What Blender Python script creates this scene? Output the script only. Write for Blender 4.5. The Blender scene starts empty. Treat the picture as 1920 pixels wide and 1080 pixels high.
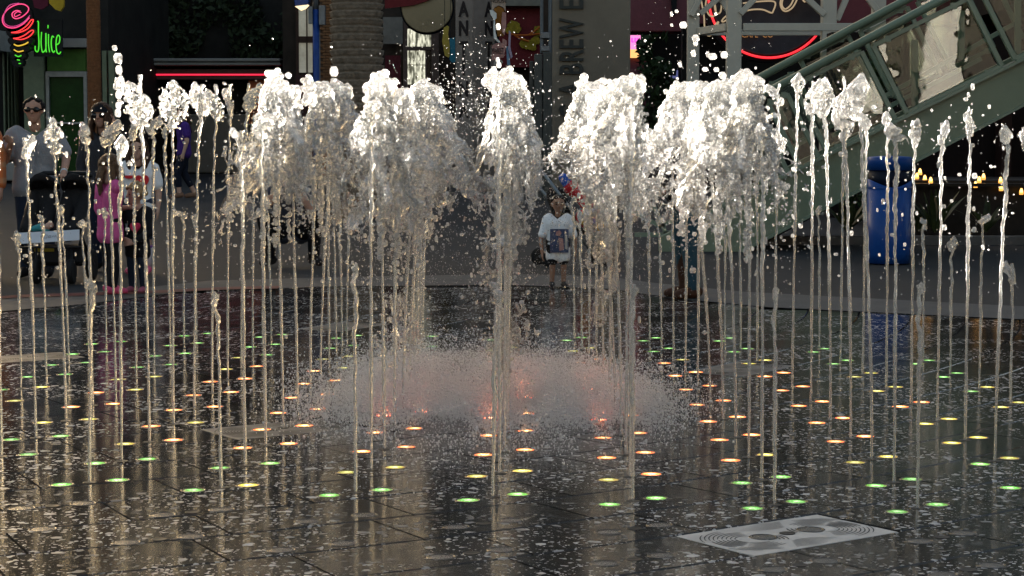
import bpy, bmesh, math, random
import numpy as np
from mathutils import Vector, Matrix, noise as mnoise

random.seed(7)
RNG = np.random.default_rng(11)
PI = math.pi
scene = bpy.context.scene
COL = scene.collection

# ------------------------------------------------------------------ camera
FPX, PITCH, HCAM = 3700.0, math.radians(4.25), 1.3
cam_d = bpy.data.cameras.new("camera")
cam_d.sensor_width = 36.0
cam_d.lens = 36.0 * FPX / 1920.0
cam_d.clip_start, cam_d.clip_end = 0.1, 600.0
cam = bpy.data.objects.new("camera", cam_d)
COL.objects.link(cam)
cam.location = (0, 0, HCAM)
cam.rotation_euler = (PI / 2 - PITCH, 0, 0)
scene.camera = cam

# ------------------------------------------------------------------ sky, sun, exposure
SUN_EL, SUN_AZ = math.radians(9.3), math.radians(-25.0)     # azimuth from +Y towards +X
world = bpy.data.worlds.new("World")
scene.world = world
world.use_nodes = True
wn = world.node_tree
sky = wn.nodes.new("ShaderNodeTexSky")
sky.sky_type = 'NISHITA'
sky.sun_disc = False
sky.sun_elevation = SUN_EL
sky.sun_rotation = SUN_AZ
sky.air_density, sky.dust_density, sky.ozone_density = 1.0, 3.0, 0.3
bg = wn.nodes["Background"]
bg.inputs["Strength"].default_value = 0.07
wn.links.new(sky.outputs[0], bg.inputs["Color"])

sun_d = bpy.data.lights.new("sun", 'SUN')
sun_d.energy = 5.0
sun_d.angle = math.radians(0.5)
sun_d.color = (1.0, 0.92, 0.83)
sun = bpy.data.objects.new("sun", sun_d)
COL.objects.link(sun)
SDIR = Vector((math.sin(SUN_AZ) * math.cos(SUN_EL), math.cos(SUN_AZ) * math.cos(SUN_EL), math.sin(SUN_EL)))
sun.rotation_euler = SDIR.to_track_quat('Z', 'Y').to_euler()
sun.location = SDIR * 60

vs = scene.view_settings
vs.view_transform, vs.look = 'Standard', 'None'
vs.exposure, vs.gamma = 2.3, 1.0
vs.use_curve_mapping = False
scene.cycles.use_denoising = True
scene.cycles.max_bounces = 12
scene.cycles.transparent_max_bounces = 24
scene.cycles.transmission_bounces = 12
scene.cycles.caustics_reflective = False
scene.cycles.caustics_refractive = False
scene.cycles.sample_clamp_indirect = 12.0

# ------------------------------------------------------------------ pixel / world helpers (photograph is 1920 x 1080)
SP, CP = math.sin(PITCH), math.cos(PITCH)
def ray(px, py):
    a, b = (px - 960) / FPX, (540 - py) / FPX
    return Vector((a, b * SP + CP, b * CP - SP))
def G(px, py, z=0.0):                      # where the ray meets the level z
    d = ray(px, py); t = (z - HCAM) / d.z
    return Vector((d.x * t, d.y * t, z))
def P(px, py, Y):                          # where the ray reaches depth Y
    d = ray(px, py); t = Y / d.y
    return Vector((d.x * t, Y, HCAM + d.z * t))
def zg(Y):                                 # the plaza rises gently away from the fountain
    return max(0.0, Y - 19.0) * 0.014

# ------------------------------------------------------------------ object helpers
def tag(o, label=None, cat=None, group=None, kind=None):
    if label: o["label"] = label
    if cat: o["category"] = cat
    if group: o["group"] = group
    if kind: o["kind"] = kind
    return o
def link(name, data, parent=None, mat=None, loc=None, rotz=None):
    o = bpy.data.objects.new(name, data)
    COL.objects.link(o)
    if mat is not None and data is not None and not data.materials: data.materials.append(mat)
    if parent is not None: o.parent = parent
    if loc is not None: o.location = loc
    if rotz is not None: o.rotation_euler = (0, 0, rotz)
    return o
def empty(name, loc=(0, 0, 0), rotz=0.0):
    o = bpy.data.objects.new(name, None)
    o.empty_display_size = 0.2
    COL.objects.link(o)
    o.location = loc; o.rotation_euler = (0, 0, rotz)
    return o
def npmesh(name, V, F, smooth=False):      # V (n,3); F (m,k) one polygon size
    V = np.asarray(V, np.float32); F = np.asarray(F, np.int32)
    me = bpy.data.meshes.new(name)
    me.vertices.add(len(V)); me.vertices.foreach_set("co", V.ravel())
    k = F.shape[1]
    me.loops.add(F.size); me.loops.foreach_set("vertex_index", F.ravel())
    me.polygons.add(len(F))
    me.polygons.foreach_set("loop_start", np.arange(0, F.size, k, dtype=np.int32))
    me.update(calc_edges=True)
    me.validate()
    if smooth: me.polygons.foreach_set("use_smooth", np.ones(len(me.polygons), bool))
    return me
class MB:
    """collects boxes, tubes, prisms, lathes and ellipsoids into one mesh"""
    def __init__(s): s.V = []; s.F = []; s.sm = []
    def add(s, V, F, smooth=False):
        n = len(s.V); s.V += [tuple(v) for v in V]
        s.F += [tuple(i + n for i in f) for f in F]; s.sm += [smooth] * len(F)
        return s
    def box(s, x0, x1, y0, y1, z0, z1):
        x0, x1 = min(x0, x1), max(x0, x1); y0, y1 = min(y0, y1), max(y0, y1); z0, z1 = min(z0, z1), max(z0, z1)
        V = [(x, y, z) for z in (z0, z1) for y in (y0, y1) for x in (x0, x1)]
        return s.add(V, [(0, 2, 3, 1), (4, 5, 7, 6), (0, 1, 5, 4), (2, 6, 7, 3), (0, 4, 6, 2), (1, 3, 7, 5)])
    def bar(s, a, b, w, h, up=(0, 0, 1)):   # rectangular bar from a to b
        a, b = Vector(a), Vector(b); d = (b - a).normalized()
        u = d.cross(Vector(up))
        if u.length < 1e-5: u = d.cross(Vector((0, 1, 0)))
        u.normalize(); v = u.cross(d).normalized()
        V = [p + u * (sx * w / 2) + v * (sy * h / 2) for p in (a, b) for sx, sy in ((-1, -1), (1, -1), (1, 1), (-1, 1))]
        return s.add(V, [(3, 2, 1, 0), (4, 5, 6, 7), (0, 1, 5, 4), (1, 2, 6, 5), (2, 3, 7, 6), (3, 0, 4, 7)])
    def tube(s, pts, r, n=8, cap=True):
        pts = [Vector(p) for p in pts]; m = len(pts)
        rs = r if hasattr(r, "__len__") else [r] * m
        V = []; pu = None
        for i, p in enumerate(pts):
            d = (pts[min(i + 1, m - 1)] - pts[max(i - 1, 0)]).normalized()
            if pu is None:
                u = d.orthogonal().normalized()
            else:
                u = (pu - d * pu.dot(d))
                u = u.normalized() if u.length > 1e-6 else d.orthogonal().normalized()
            pu = u; v = d.cross(u)
            for k in range(n):
                a = 2 * PI * k / n
                V.append(p + (u * math.cos(a) + v * math.sin(a)) * rs[i])
        F = [(i * n + k, i * n + (k + 1) % n, (i + 1) * n + (k + 1) % n, (i + 1) * n + k) for i in range(m - 1) for k in range(n)]
        if cap: F += [tuple(range(n - 1, -1, -1)), tuple((m - 1) * n + k for k in range(n))]
        return s.add(V, F, True)
    def lathe(s, prof, c=(0, 0, 0), n=32, axis='z'):   # prof [(r,z)]
        V = []
        for r, z in prof:
            for k in range(n):
                a = 2 * PI * k / n
                x, y = r * math.cos(a), r * math.sin(a)
                p = (x, y, z) if axis == 'z' else (x, z, y) if axis == 'y' else (z, x, y)
                V.append((c[0] + p[0], c[1] + p[1], c[2] + p[2]))
        m = len(prof)
        F = [(i * n + k, i * n + (k + 1) % n, (i + 1) * n + (k + 1) % n, (i + 1) * n + k) for i in range(m - 1) for k in range(n)]
        if prof[0][0] > 1e-6: F.append(tuple(range(n - 1, -1, -1)))
        if prof[-1][0] > 1e-6: F.append(tuple((m - 1) * n + k for k in range(n)))
        return s.add(V, F, True)
    def prism(s, pts, d):                   # planar polygon pts (3D) pushed along d
        pts = [Vector(p) for p in pts]; d = Vector(d); n = len(pts)
        return s.add(pts + [p + d for p in pts], [tuple(range(n - 1, -1, -1)), tuple(range(n, 2 * n))] +
                     [(i, (i + 1) % n, (i + 1) % n + n, i + n) for i in range(n)])
    def ball(s, c, r, n=10, m=6):
        rx, ry, rz = r if hasattr(r, "__len__") else (r, r, r)
        V = [(c[0], c[1], c[2] - rz)]
        for i in range(1, m):
            t = -PI / 2 + PI * i / m
            for k in range(n):
                a = 2 * PI * k / n
                V.append((c[0] + rx * math.cos(t) * math.cos(a), c[1] + ry * math.cos(t) * math.sin(a), c[2] + rz * math.sin(t)))
        V.append((c[0], c[1], c[2] + rz)); L = len(V) - 1
        F = [(0, 1 + (k + 1) % n, 1 + k) for k in range(n)]
        F += [(1 + i * n + k, 1 + i * n + (k + 1) % n, 1 + (i + 1) * n + (k + 1) % n, 1 + (i + 1) * n + k) for i in range(m - 2) for k in range(n)]
        b = 1 + (m - 2) * n
        F += [(b + k, b + (k + 1) % n, L) for k in range(n)]
        return s.add(V, F, True)
    def build(s, name, mat=None, parent=None, loc=None, rotz=None, bevel=0.0):
        me = bpy.data.meshes.new(name)
        me.from_pydata([tuple(v) for v in s.V], [], s.F)
        me.polygons.foreach_set("use_smooth", np.array(s.sm, bool))
        bm = bmesh.new(); bm.from_mesh(me)
        bmesh.ops.recalc_face_normals(bm, faces=bm.faces)
        if bevel > 0:
            ed = [e for e in bm.edges if len(e.link_faces) == 2 and e.calc_face_angle(0) > 0.6]
            bmesh.ops.bevel(bm, geom=ed, offset=bevel, segments=1, affect='EDGES', clamp_overlap=True)
        bm.to_mesh(me); bm.free()
        return link(name, me, parent, mat, loc, rotz)
def rel(o, origin):
    return Vector(o) - Vector(origin)
def dup(root, loc, rotz=None):
    c = root.copy(); COL.objects.link(c); c.location = loc
    if rotz is not None: c.rotation_euler = (0, 0, rotz)
    for ch in list(root.children):
        d = ch.copy(); COL.objects.link(d); d.parent = c
        for g in list(ch.children):
            e = g.copy(); COL.objects.link(e); e.parent = d
    return c

# ------------------------------------------------------------------ materials
_M = {}
def mat(name, col, rough=0.6, metal=0.0, vary=0.25, scale=6.0, bump=0.0, bscale=40.0, spec=None, emit=None, estr=0.0, coat=0.0):
    if name in _M: return _M[name]
    m = bpy.data.materials.new(name); m.use_nodes = True
    nt = m.node_tree; b = nt.nodes["Principled BSDF"]; L = nt.links
    tc = nt.nodes.new("ShaderNodeTexCoord")
    nz = nt.nodes.new("ShaderNodeTexNoise"); nz.inputs["Scale"].default_value = scale; nz.inputs["Detail"].default_value = 6
    nz.inputs["Roughness"].default_value = 0.65
    L.new(tc.outputs["Object"], nz.inputs["Vector"])
    mr = nt.nodes.new("ShaderNodeMapRange"); mr.inputs[1].default_value = 0.25; mr.inputs[2].default_value = 0.75
    mr.inputs[3].default_value = 1 - vary; mr.inputs[4].default_value = 1 + vary
    L.new(nz.outputs["Fac"], mr.inputs[0])
    mx = nt.nodes.new("ShaderNodeVectorMath"); mx.operation = 'SCALE'
    mx.inputs[0].default_value = col[:3]
    L.new(mr.outputs[0], mx.inputs["Scale"]); L.new(mx.outputs[0], b.inputs["Base Color"])
    b.inputs["Roughness"].default_value = rough; b.inputs["Metallic"].default_value = metal
    b.inputs["Specular IOR Level"].default_value = spec if spec is not None else (0.12 if rough > 0.3 else 0.4)
    if coat: b.inputs["Coat Weight"].default_value = coat; b.inputs["Coat Roughness"].default_value = 0.15
    if bump:
        n2 = nt.nodes.new("ShaderNodeTexNoise"); n2.inputs["Scale"].default_value = bscale; n2.inputs["Detail"].default_value = 4
        L.new(tc.outputs["Object"], n2.inputs["Vector"])
        bp = nt.nodes.new("ShaderNodeBump"); bp.inputs["Strength"].default_value = bump; bp.inputs["Distance"].default_value = 0.02
        L.new(n2.outputs["Fac"], bp.inputs["Height"]); L.new(bp.outputs[0], b.inputs["Normal"])
    if emit:
        b.inputs["Emission Color"].default_value = (*emit, 1); b.inputs["Emission Strength"].default_value = estr
    _M[name] = m
    return m

# ------------------------------------------------------------------ blob surfaces: overlapping balls fused into one skin
_ng = bpy.data.node_groups.new("fuse", "GeometryNodeTree")
_ng.interface.new_socket("Geometry", in_out='INPUT', socket_type='NodeSocketGeometry')
_ng.interface.new_socket("Voxel", in_out='INPUT', socket_type='NodeSocketFloat')
_ng.interface.new_socket("Geometry", in_out='OUTPUT', socket_type='NodeSocketGeometry')
def _fuse_nodes():
    N = _ng.nodes; L = _ng.links
    gi = N.new("NodeGroupInput"); go = N.new("NodeGroupOutput")
    at = N.new("GeometryNodeInputNamedAttribute"); at.data_type = 'FLOAT'; at.inputs["Name"].default_value = "rad"
    mp = N.new("GeometryNodeMeshToPoints")
    pv = N.new("GeometryNodePointsToVolume"); pv.resolution_mode = 'VOXEL_SIZE'
    vm = N.new("GeometryNodeVolumeToMesh"); vm.resolution_mode = 'GRID'
    L.new(gi.outputs[0], mp.inputs["Mesh"]); L.new(at.outputs["Attribute"], mp.inputs["Radius"])
    L.new(mp.outputs[0], pv.inputs["Points"]); L.new(at.outputs["Attribute"], pv.inputs["Radius"])
    L.new(gi.outputs[1], pv.inputs["Voxel Size"])
    L.new(pv.outputs[0], vm.inputs["Volume"]); vm.inputs["Threshold"].default_value = 0.1
    L.new(vm.outputs[0], go.inputs[0])
_fuse_nodes()
_fm = bpy.data.meshes.new("fuse_points"); _fo = bpy.data.objects.new("fuse_points", _fm)
COL.objects.link(_fo)
_mod = _fo.modifiers.new("fuse", 'NODES'); _mod.node_group = _ng
_VID = [s.identifier for s in _ng.interface.items_tree if s.name == "Voxel"][0]
def fuse(pts, rad, voxel, smooth=2):
    """returns V (n,3), F (m,4)"""
    pts = np.asarray(pts, np.float32); rad = np.broadcast_to(np.asarray(rad, np.float32), (len(pts),)).copy()
    me = bpy.data.meshes.new("fp")
    me.vertices.add(len(pts)); me.vertices.foreach_set("co", pts.ravel())
    a = me.attributes.new("rad", 'FLOAT', 'POINT'); a.data.foreach_set("value", rad)
    old = _fo.data; _fo.data = me; bpy.data.meshes.remove(old)
    _mod[_VID] = float(voxel)
    _fo.update_tag(); dg = bpy.context.evaluated_depsgraph_get(); dg.update()
    ev = _fo.evaluated_get(dg); em = ev.to_mesh()
    nv, nf = len(em.vertices), len(em.polygons)
    V = np.empty(nv * 3, np.float32); em.vertices.foreach_get("co", V); V = V.reshape(-1, 3)
    ls = np.empty(len(em.loops), np.int32); em.loops.foreach_get("vertex_index", ls)
    lt = np.empty(nf, np.int32); em.polygons.foreach_get("loop_total", lt)
    st = np.empty(nf, np.int32); em.polygons.foreach_get("loop_start", st)
    q = lt == 4
    F = np.stack([ls[st[q] + i] for i in range(4)], 1)
    t = lt == 3
    if t.any():
        T = np.stack([ls[st[t] + i] for i in (0, 1, 2, 2)], 1); F = np.vstack([F, T])
    ev.to_mesh_clear()
    e = np.vstack([F[:, [0, 1]], F[:, [1, 2]], F[:, [2, 3]], F[:, [3, 0]]]) if nf else np.zeros((0, 2), int)
    for _ in range(smooth):
        cnt = np.bincount(e[:, 0], minlength=nv) + np.bincount(e[:, 1], minlength=nv)
        acc = np.stack([np.bincount(e[:, 0], V[e[:, 1], k], nv) + np.bincount(e[:, 1], V[e[:, 0], k], nv) for k in range(3)], 1)
        V = 0.4 * V + 0.6 * (acc / np.maximum(cnt, 1)[:, None]).astype(np.float32)
    return V, F
def fuse_obj(name, pts, rad, voxel, m, parent=None, smooth=2, loc=None):
    V, F = fuse(pts, rad, voxel, smooth)
    return link(name, npmesh(name, V, F, True), parent, m, loc)
def chain(joints, radii, step=0.35):
    """balls strung along joints with interpolated radii -> list of (pos, r)"""
    out = []
    for (a, ra), (b, rb) in zip(zip(joints, radii), list(zip(joints, radii))[1:]):
        a, b = np.array(a, float), np.array(b, float)
        n = max(2, int(np.linalg.norm(b - a) / (step * min(ra, rb))) + 1)
        for t in np.linspace(0, 1, n): out.append((*(a + (b - a) * t), ra + (rb - ra) * t))
    return out
def vnoise(p, seed=0):                      # smooth value noise, p (n,3)
    p = np.asarray(p, float); i = np.floor(p).astype(np.int64); f = p - i; f = f * f * (3 - 2 * f)
    def h(ix, iy, iz):
        n = (ix * 374761393 + iy * 668265263 + iz * 2147483647 + seed * 1274126177) & 0xffffffff
        n = ((n ^ (n >> 13)) * 1274126177) & 0xffffffff
        return ((n ^ (n >> 16)) & 0xffff) / 65535.0
    r = 0
    for dx in (0, 1):
        for dy in (0, 1):
            for dz in (0, 1):
                w = (f[:, 0] if dx else 1 - f[:, 0]) * (f[:, 1] if dy else 1 - f[:, 1]) * (f[:, 2] if dz else 1 - f[:, 2])
                r = r + w * h(i[:, 0] + dx, i[:, 1] + dy, i[:, 2] + dz)
    return r
ORD = ["zeroth", "first", "second", "third", "fourth", "fifth", "sixth", "seventh", "eighth", "ninth", "tenth", "eleventh",
       "twelfth", "thirteenth", "fourteenth", "fifteenth", "sixteenth"]

# ================================================================== ground
def ground_material():
    m = bpy.data.materials.new("plaza_asphalt"); m.use_nodes = True
    nt = m.node_tree; L = nt.links; b = nt.nodes["Principled BSDF"]
    geo = nt.nodes.new("ShaderNodeNewGeometry")
    def nz(s, d=6):
        n = nt.nodes.new("ShaderNodeTexNoise"); n.inputs["Scale"].default_value = s; n.inputs["Detail"].default_value = d
        L.new(geo.outputs["Position"], n.inputs["Vector"]); return n
    a, c, f = nz(0.6), nz(5), nz(160, 2)
    r = nt.nodes.new("ShaderNodeValToRGB"); r.color_ramp.elements[0].position = 0.3; r.color_ramp.elements[1].position = 0.7
    r.color_ramp.elements[0].color = (0.028, 0.0275, 0.0275, 1); r.color_ramp.elements[1].color = (0.046, 0.045, 0.0445, 1)
    mx = nt.nodes.new("ShaderNodeMath"); mx.operation = 'MULTIPLY_ADD'; mx.inputs[1].default_value = 0.5
    L.new(a.outputs["Fac"], mx.inputs[0])
    m2 = nt.nodes.new("ShaderNodeMath"); m2.operation = 'MULTIPLY'; m2.inputs[1].default_value = 0.25; L.new(c.outputs["Fac"], m2.inputs[0])
    m3 = nt.nodes.new("ShaderNodeMath"); m3.operation = 'MULTIPLY_ADD'; m3.inputs[1].default_value = 0.25; L.new(f.outputs["Fac"], m3.inputs[0]); L.new(m2.outputs[0], m3.inputs[2])
    L.new(m3.outputs[0], mx.inputs[2]); L.new(mx.outputs[0], r.inputs[0]); L.new(r.outputs[0], b.inputs["Base Color"])
    b.inputs["Roughness"].default_value = 0.85; b.inputs["Specular IOR Level"].default_value = 0.12
    bp = nt.nodes.new("ShaderNodeBump"); bp.inputs["Strength"].default_value = 0.25; bp.inputs["Distance"].default_value = 0.01
    L.new(f.outputs["Fac"], bp.inputs["Height"]); L.new(bp.outputs[0], b.inputs["Normal"])
    return m
M_asphalt = ground_material()
mb = MB()
ys = [-70, -20, 4.0, 17.9, 19, 30, 45, 60, 140]
GZ = -0.012
RC = Vector((-6.4, 16.6, 0))                # centre of the paving rings
g = MB()
for y0, y1 in zip(ys, ys[1:]):
    g.add([(-150, y0, zg(y0) + GZ - 0.06 * (y0 < 17.9)), (150, y0, zg(y0) + GZ - 0.06 * (y0 < 17.9)), (150, y1, zg(y1) + GZ - 0.06 * (y1 < 17.9)), (-150, y1, zg(y1) + GZ - 0.06 * (y1 < 17.9))], [(0, 1, 2, 3)])
# the plaza sheet lies just under the fountain slabs in front, level with them behind
tag(g.build("plaza_ground", M_asphalt), kind="structure")

# concrete collar of paving on both sides of the wet slabs, one sheet with edges of its own
M_collar = mat("collar_concrete", (0.060, 0.059, 0.058), 0.6, vary=0.3, scale=3, bump=0.2, bscale=120)
EDGE = [G(-700, 640), G(-320, 612), G(0, 585), G(160, 571), G(350, 547), G(620, 538), G(960, 535), G(1150, 543), G(1260, 560), G(1440, 577), G(1920, 600), G(2500, 628)]
edge_y = lambda x: float(np.interp(x, [p.x for p in EDGE], [p.y for p in EDGE]))
c = MB()
outer = [p + Vector((0, 1.5 + 0.25 * math.sin(i), 0)) for i, p in enumerate(EDGE)]
for i in range(len(EDGE) - 1):
    a, b_, b2, a2 = EDGE[i], EDGE[i + 1], outer[i + 1], outer[i]
    c.add([(p.x, p.y, 0.005 if k < 2 else 0.004 + zg(p.y)) for k, p in enumerate((a, b_, b2, a2))], [(0, 1, 2, 3)])
tag(c.build("paving_collar", M_collar), kind="structure")
# dull red band set in the paving behind the left rim
M_red = mat("red_paving", (0.10, 0.016, 0.014), 0.55, vary=0.35, scale=5)
band = MB()
bl = [G(-300, 592), G(-60, 566), G(30, 560), G(160, 556), G(300, 551), G(420, 545), G(520, 543)]
for a, b_ in zip(bl, bl[1:]):
    band.add([(a.x, a.y, 0.010), (b_.x, b_.y, 0.010), (b_.x, b_.y + 0.33, 0.010), (a.x, a.y + 0.33, 0.010)], [(0, 1, 2, 3)])
tag(band.build("red_paving_band", M_red), kind="structure")

# ================================================================== wet fountain slabs in rings
def wet_stone():
    m = bpy.data.materials.new("wet_black_terrazzo"); m.use_nodes = True
    nt = m.node_tree; L = nt.links; b = nt.nodes["Principled BSDF"]
    geo = nt.nodes.new("ShaderNodeNewGeometry"); oi = nt.nodes.new("ShaderNodeObjectInfo")
    wob = nt.nodes.new("ShaderNodeTexNoise"); wob.inputs["Scale"].default_value = 26; wob.inputs["Detail"].default_value = 2
    L.new(geo.outputs["Position"], wob.inputs["Vector"])
    sc = nt.nodes.new("ShaderNodeVectorMath"); sc.operation = 'SCALE'; sc.inputs["Scale"].default_value = 0.045
    L.new(wob.outputs["Color"], sc.inputs[0])
    ad = nt.nodes.new("ShaderNodeVectorMath"); ad.operation = 'ADD'
    L.new(geo.outputs["Position"], ad.inputs[0]); L.new(sc.outputs[0], ad.inputs[1])
    def glint_flecks(scale, lo, hi):  # pale flecks painted in for sky glints on beads of water
        v = nt.nodes.new("ShaderNodeTexVoronoi"); v.inputs["Scale"].default_value = scale; v.feature = 'F1'
        v.voronoi_dimensions = '2D'
        L.new(ad.outputs[0], v.inputs["Vector"])
        # size of each painted glint comes from the cell's own colour
        s = nt.nodes.new("ShaderNodeSeparateColor"); L.new(v.outputs["Color"], s.inputs[0])
        th = nt.nodes.new("ShaderNodeMapRange"); th.inputs[1].default_value = lo; th.inputs[2].default_value = 1.0
        th.inputs[3].default_value = 0.0; th.inputs[4].default_value = hi
        L.new(s.outputs[0], th.inputs[0])
        lt = nt.nodes.new("ShaderNodeMath"); lt.operation = 'LESS_THAN'
        L.new(v.outputs["Distance"], lt.inputs[0]); L.new(th.outputs[0], lt.inputs[1])
        return lt
    c1, c2, c3 = glint_flecks(17, 0.74, 0.34), glint_flecks(38, 0.62, 0.38), glint_flecks(90, 0.80, 0.42)
    mxa = nt.nodes.new("ShaderNodeMath"); mxa.operation = 'MAXIMUM'; L.new(c1.outputs[0], mxa.inputs[0]); L.new(c2.outputs[0], mxa.inputs[1])
    mxb = nt.nodes.new("ShaderNodeMath"); mxb.operation = 'MAXIMUM'; L.new(mxa.outputs[0], mxb.inputs[0]); L.new(c3.outputs[0], mxb.inputs[1])
    pat = nt.nodes.new("ShaderNodeTexNoise"); pat.inputs["Scale"].default_value = 1.7; pat.inputs["Detail"].default_value = 3
    L.new(geo.outputs["Position"], pat.inputs["Vector"])
    mr = nt.nodes.new("ShaderNodeMapRange"); mr.inputs[1].default_value = 0.36; mr.inputs[2].default_value = 0.56
    L.new(pat.outputs["Fac"], mr.inputs[0])
    mu = nt.nodes.new("ShaderNodeMath"); mu.operation = 'MULTIPLY'; L.new(mxb.outputs[0], mu.inputs[0]); L.new(mr.outputs[0], mu.inputs[1])
    base = nt.nodes.new("ShaderNodeMix"); base.data_type = 'RGBA'
    base.inputs[6].default_value = (0.016, 0.015, 0.014, 1); base.inputs[7].default_value = (0.028, 0.026, 0.024, 1)
    L.new(oi.outputs["Random"], base.inputs[0])
    col = nt.nodes.new("ShaderNodeMix"); col.data_type = 'RGBA'
    col.inputs[7].default_value = (0.42, 0.41, 0.40, 1)
    L.new(mu.outputs[0], col.inputs[0]); L.new(base.outputs[2], col.inputs[6])
    L.new(col.outputs[2], b.inputs["Base Color"])
    rg = nt.nodes.new("ShaderNodeMapRange"); rg.inputs[3].default_value = 0.07; rg.inputs[4].default_value = 0.15
    L.new(pat.outputs["Fac"], rg.inputs[0])
    rr = nt.nodes.new("ShaderNodeMix"); rr.data_type = 'FLOAT'; L.new(mu.outputs[0], rr.inputs[0]); L.new(rg.outputs[0], rr.inputs[2]); rr.inputs[3].default_value = 0.4
    L.new(rr.outputs[0], b.inputs["Roughness"])
    b.inputs["IOR"].default_value = 1.45
    w1 = nt.nodes.new("ShaderNodeTexNoise"); w1.inputs["Scale"].default_value = 30; w1.inputs["Detail"].default_value = 5
    w1.inputs["Roughness"].default_value = 0.6
    L.new(geo.outputs["Position"], w1.inputs["Vector"])
    bp = nt.nodes.new("ShaderNodeBump"); bp.inputs["Strength"].default_value = 0.11; bp.inputs["Distance"].default_value = 0.006
    L.new(w1.outputs["Fac"], bp.inputs["Height"]); L.new(bp.outputs[0], b.inputs["Normal"])
    return m
M_wet = wet_stone()
M_grout = mat("dark_grout", (0.010, 0.010, 0.010), 0.9, spec=0.1)

PITCH_R, TLEN, R0 = 0.388, 0.655, 9.19
def slab_mesh(R, dr=PITCH_R, ln=TLEN):
    """a slab of one ring, local: ring centre at origin, middle of the slab along +X"""
    n = 3; gap_r, gap_t, ch, th = 0.0034, 0.0042, 0.0045, 0.03
    def ringpt(r, t, z): return (r * math.cos(t), r * math.sin(t), z)
    ha = ln / 2 / R
    V = []
    for r0, r1, e, z in ((R + gap_r, R + dr - gap_r, gap_t, -th), (R + gap_r, R + dr - gap_r, gap_t, -ch), (R + gap_r + ch, R + dr - gap_r - ch, gap_t, 0.0)):
        a = ha - e / R
        V += [ringpt(r0, -a + 2 * a * i / (n - 1), z) for i in range(n)] + [ringpt(r1, a - 2 * a * i / (n - 1), z) for i in range(n)]
    k = 2 * n
    F = []
    for l in range(2): F += [(l * k + i, l * k + (i + 1) % k, (l + 1) * k + (i + 1) % k, (l + 1) * k + i) for i in range(k)]
    F += [tuple(2 * k + i for i in (0, 5, 4, 1)), tuple(2 * k + i for i in (1, 4, 3, 2))]
    me = bpy.data.meshes.new("slab"); me.from_pydata(V, [], F)
    me.polygons.foreach_set("material_index", np.array([1] * k + [1 if i in (n - 1, k - 1) else 0 for i in range(k)] + [0, 0], np.int32))
    bm = bmesh.new(); bm.from_mesh(me); bmesh.ops.recalc_face_normals(bm, faces=bm.faces); bm.to_mesh(me); bm.free()
    me.materials.append(M_wet); me.materials.append(M_grout)
    return me
floor_bed = MB()
bedpts = [(-9, 3.6), (9, 3.6)] + [(p.x, p.y + 0.5) for p in reversed(EDGE)]
floor_bed.prism([(x, y, -0.036) for x, y in bedpts], (0, 0, 0.018))
floor = floor_bed.build("fountain_floor", M_grout); tag(floor, kind="structure")
GRATES = [(1475, 1000), (535, 803), (650, 612), (1330, 701), (20, 671)]
gr_w = [G(*p) for p in GRATES]
slabs = []                                   # (dist, x, y, k, ang)
stag = {}
for k in range(-20, 26):
    R = R0 + PITCH_R * k; Rm = R + PITCH_R / 2
    st = math.radians(-61.1) if k % 2 == 0 else math.radians(-61.1) + TLEN / R * 0.45
    st += 0.12 * math.sin(k * 2.3) * TLEN / R
    nn = int(2 * PI * R / TLEN)
    for j in range(-nn // 2, nn // 2):
        a = st + j * TLEN / R
        if a < -PI * 0.75 or a > PI * 0.3: continue
        x, y = RC.x + Rm * math.cos(a), RC.y + Rm * math.sin(a)
        if y < 4.2 or abs(x) > 0.2595 * y + 2.2 or y > edge_y(x) + 0.22: continue
        slabs.append((math.hypot(x, y), x, y, k, a))
# slabs replaced by drain grates
taken = {}
turned = set()
for gi, gp in enumerate(gr_w):
    best = min(slabs, key=lambda s: (s[1] - gp.x) ** 2 + (s[2] - gp.y) ** 2)
    k0 = best[3]
    if k0 not in turned:
        turned.add(k0); da = math.atan2(gp.y - RC.y, gp.x - RC.x) - best[4]; Rm = R0 + PITCH_R * (k0 + 0.5)
        slabs = [(s if s[3] != k0 else (s[0], RC.x + Rm * math.cos(s[4] + da), RC.y + Rm * math.sin(s[4] + da), k0, s[4] + da)) for s in slabs]
    best = min(slabs, key=lambda s: (s[1] - gp.x) ** 2 + (s[2] - gp.y) ** 2)
    taken[gi] = best; slabs.remove(best)
inview = [s for s in slabs if abs(s[1]) < 0.2595 * s[2] + 0.33 and s[2] > 5.5]
inview.sort(); near = inview[:300]; nearset = set(near); rest = [s for s in slabs if s not in nearset]
smesh = {}
def get_slab(k):
    if k not in smesh: smesh[k] = slab_mesh(R0 + PITCH_R * k)
    return smesh[k]
for d, x, y, k, a in near:
    o = link("slab", get_slab(k), floor, None)
    o.location = (RC.x, RC.y, random.uniform(-0.0003, 0.0003))
    o.rotation_euler = (0, 0, a)
V, F = [], []
for d, x, y, k, a in rest:
    me = get_slab(k); n = len(V); ca, sa = math.cos(a), math.sin(a)
    for v in me.vertices: V.append((RC.x + v.co.x * ca - v.co.y * sa, RC.y + v.co.x * sa + v.co.y * ca, v.co.z))
    for p in me.polygons: F.append(tuple(i + n for i in p.vertices))
me = bpy.data.meshes.new("outer_slabs"); me.from_pydata(V, [], F)
o = link("outer_slabs", me, floor, M_wet); tag(o, kind="stuff")

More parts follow.
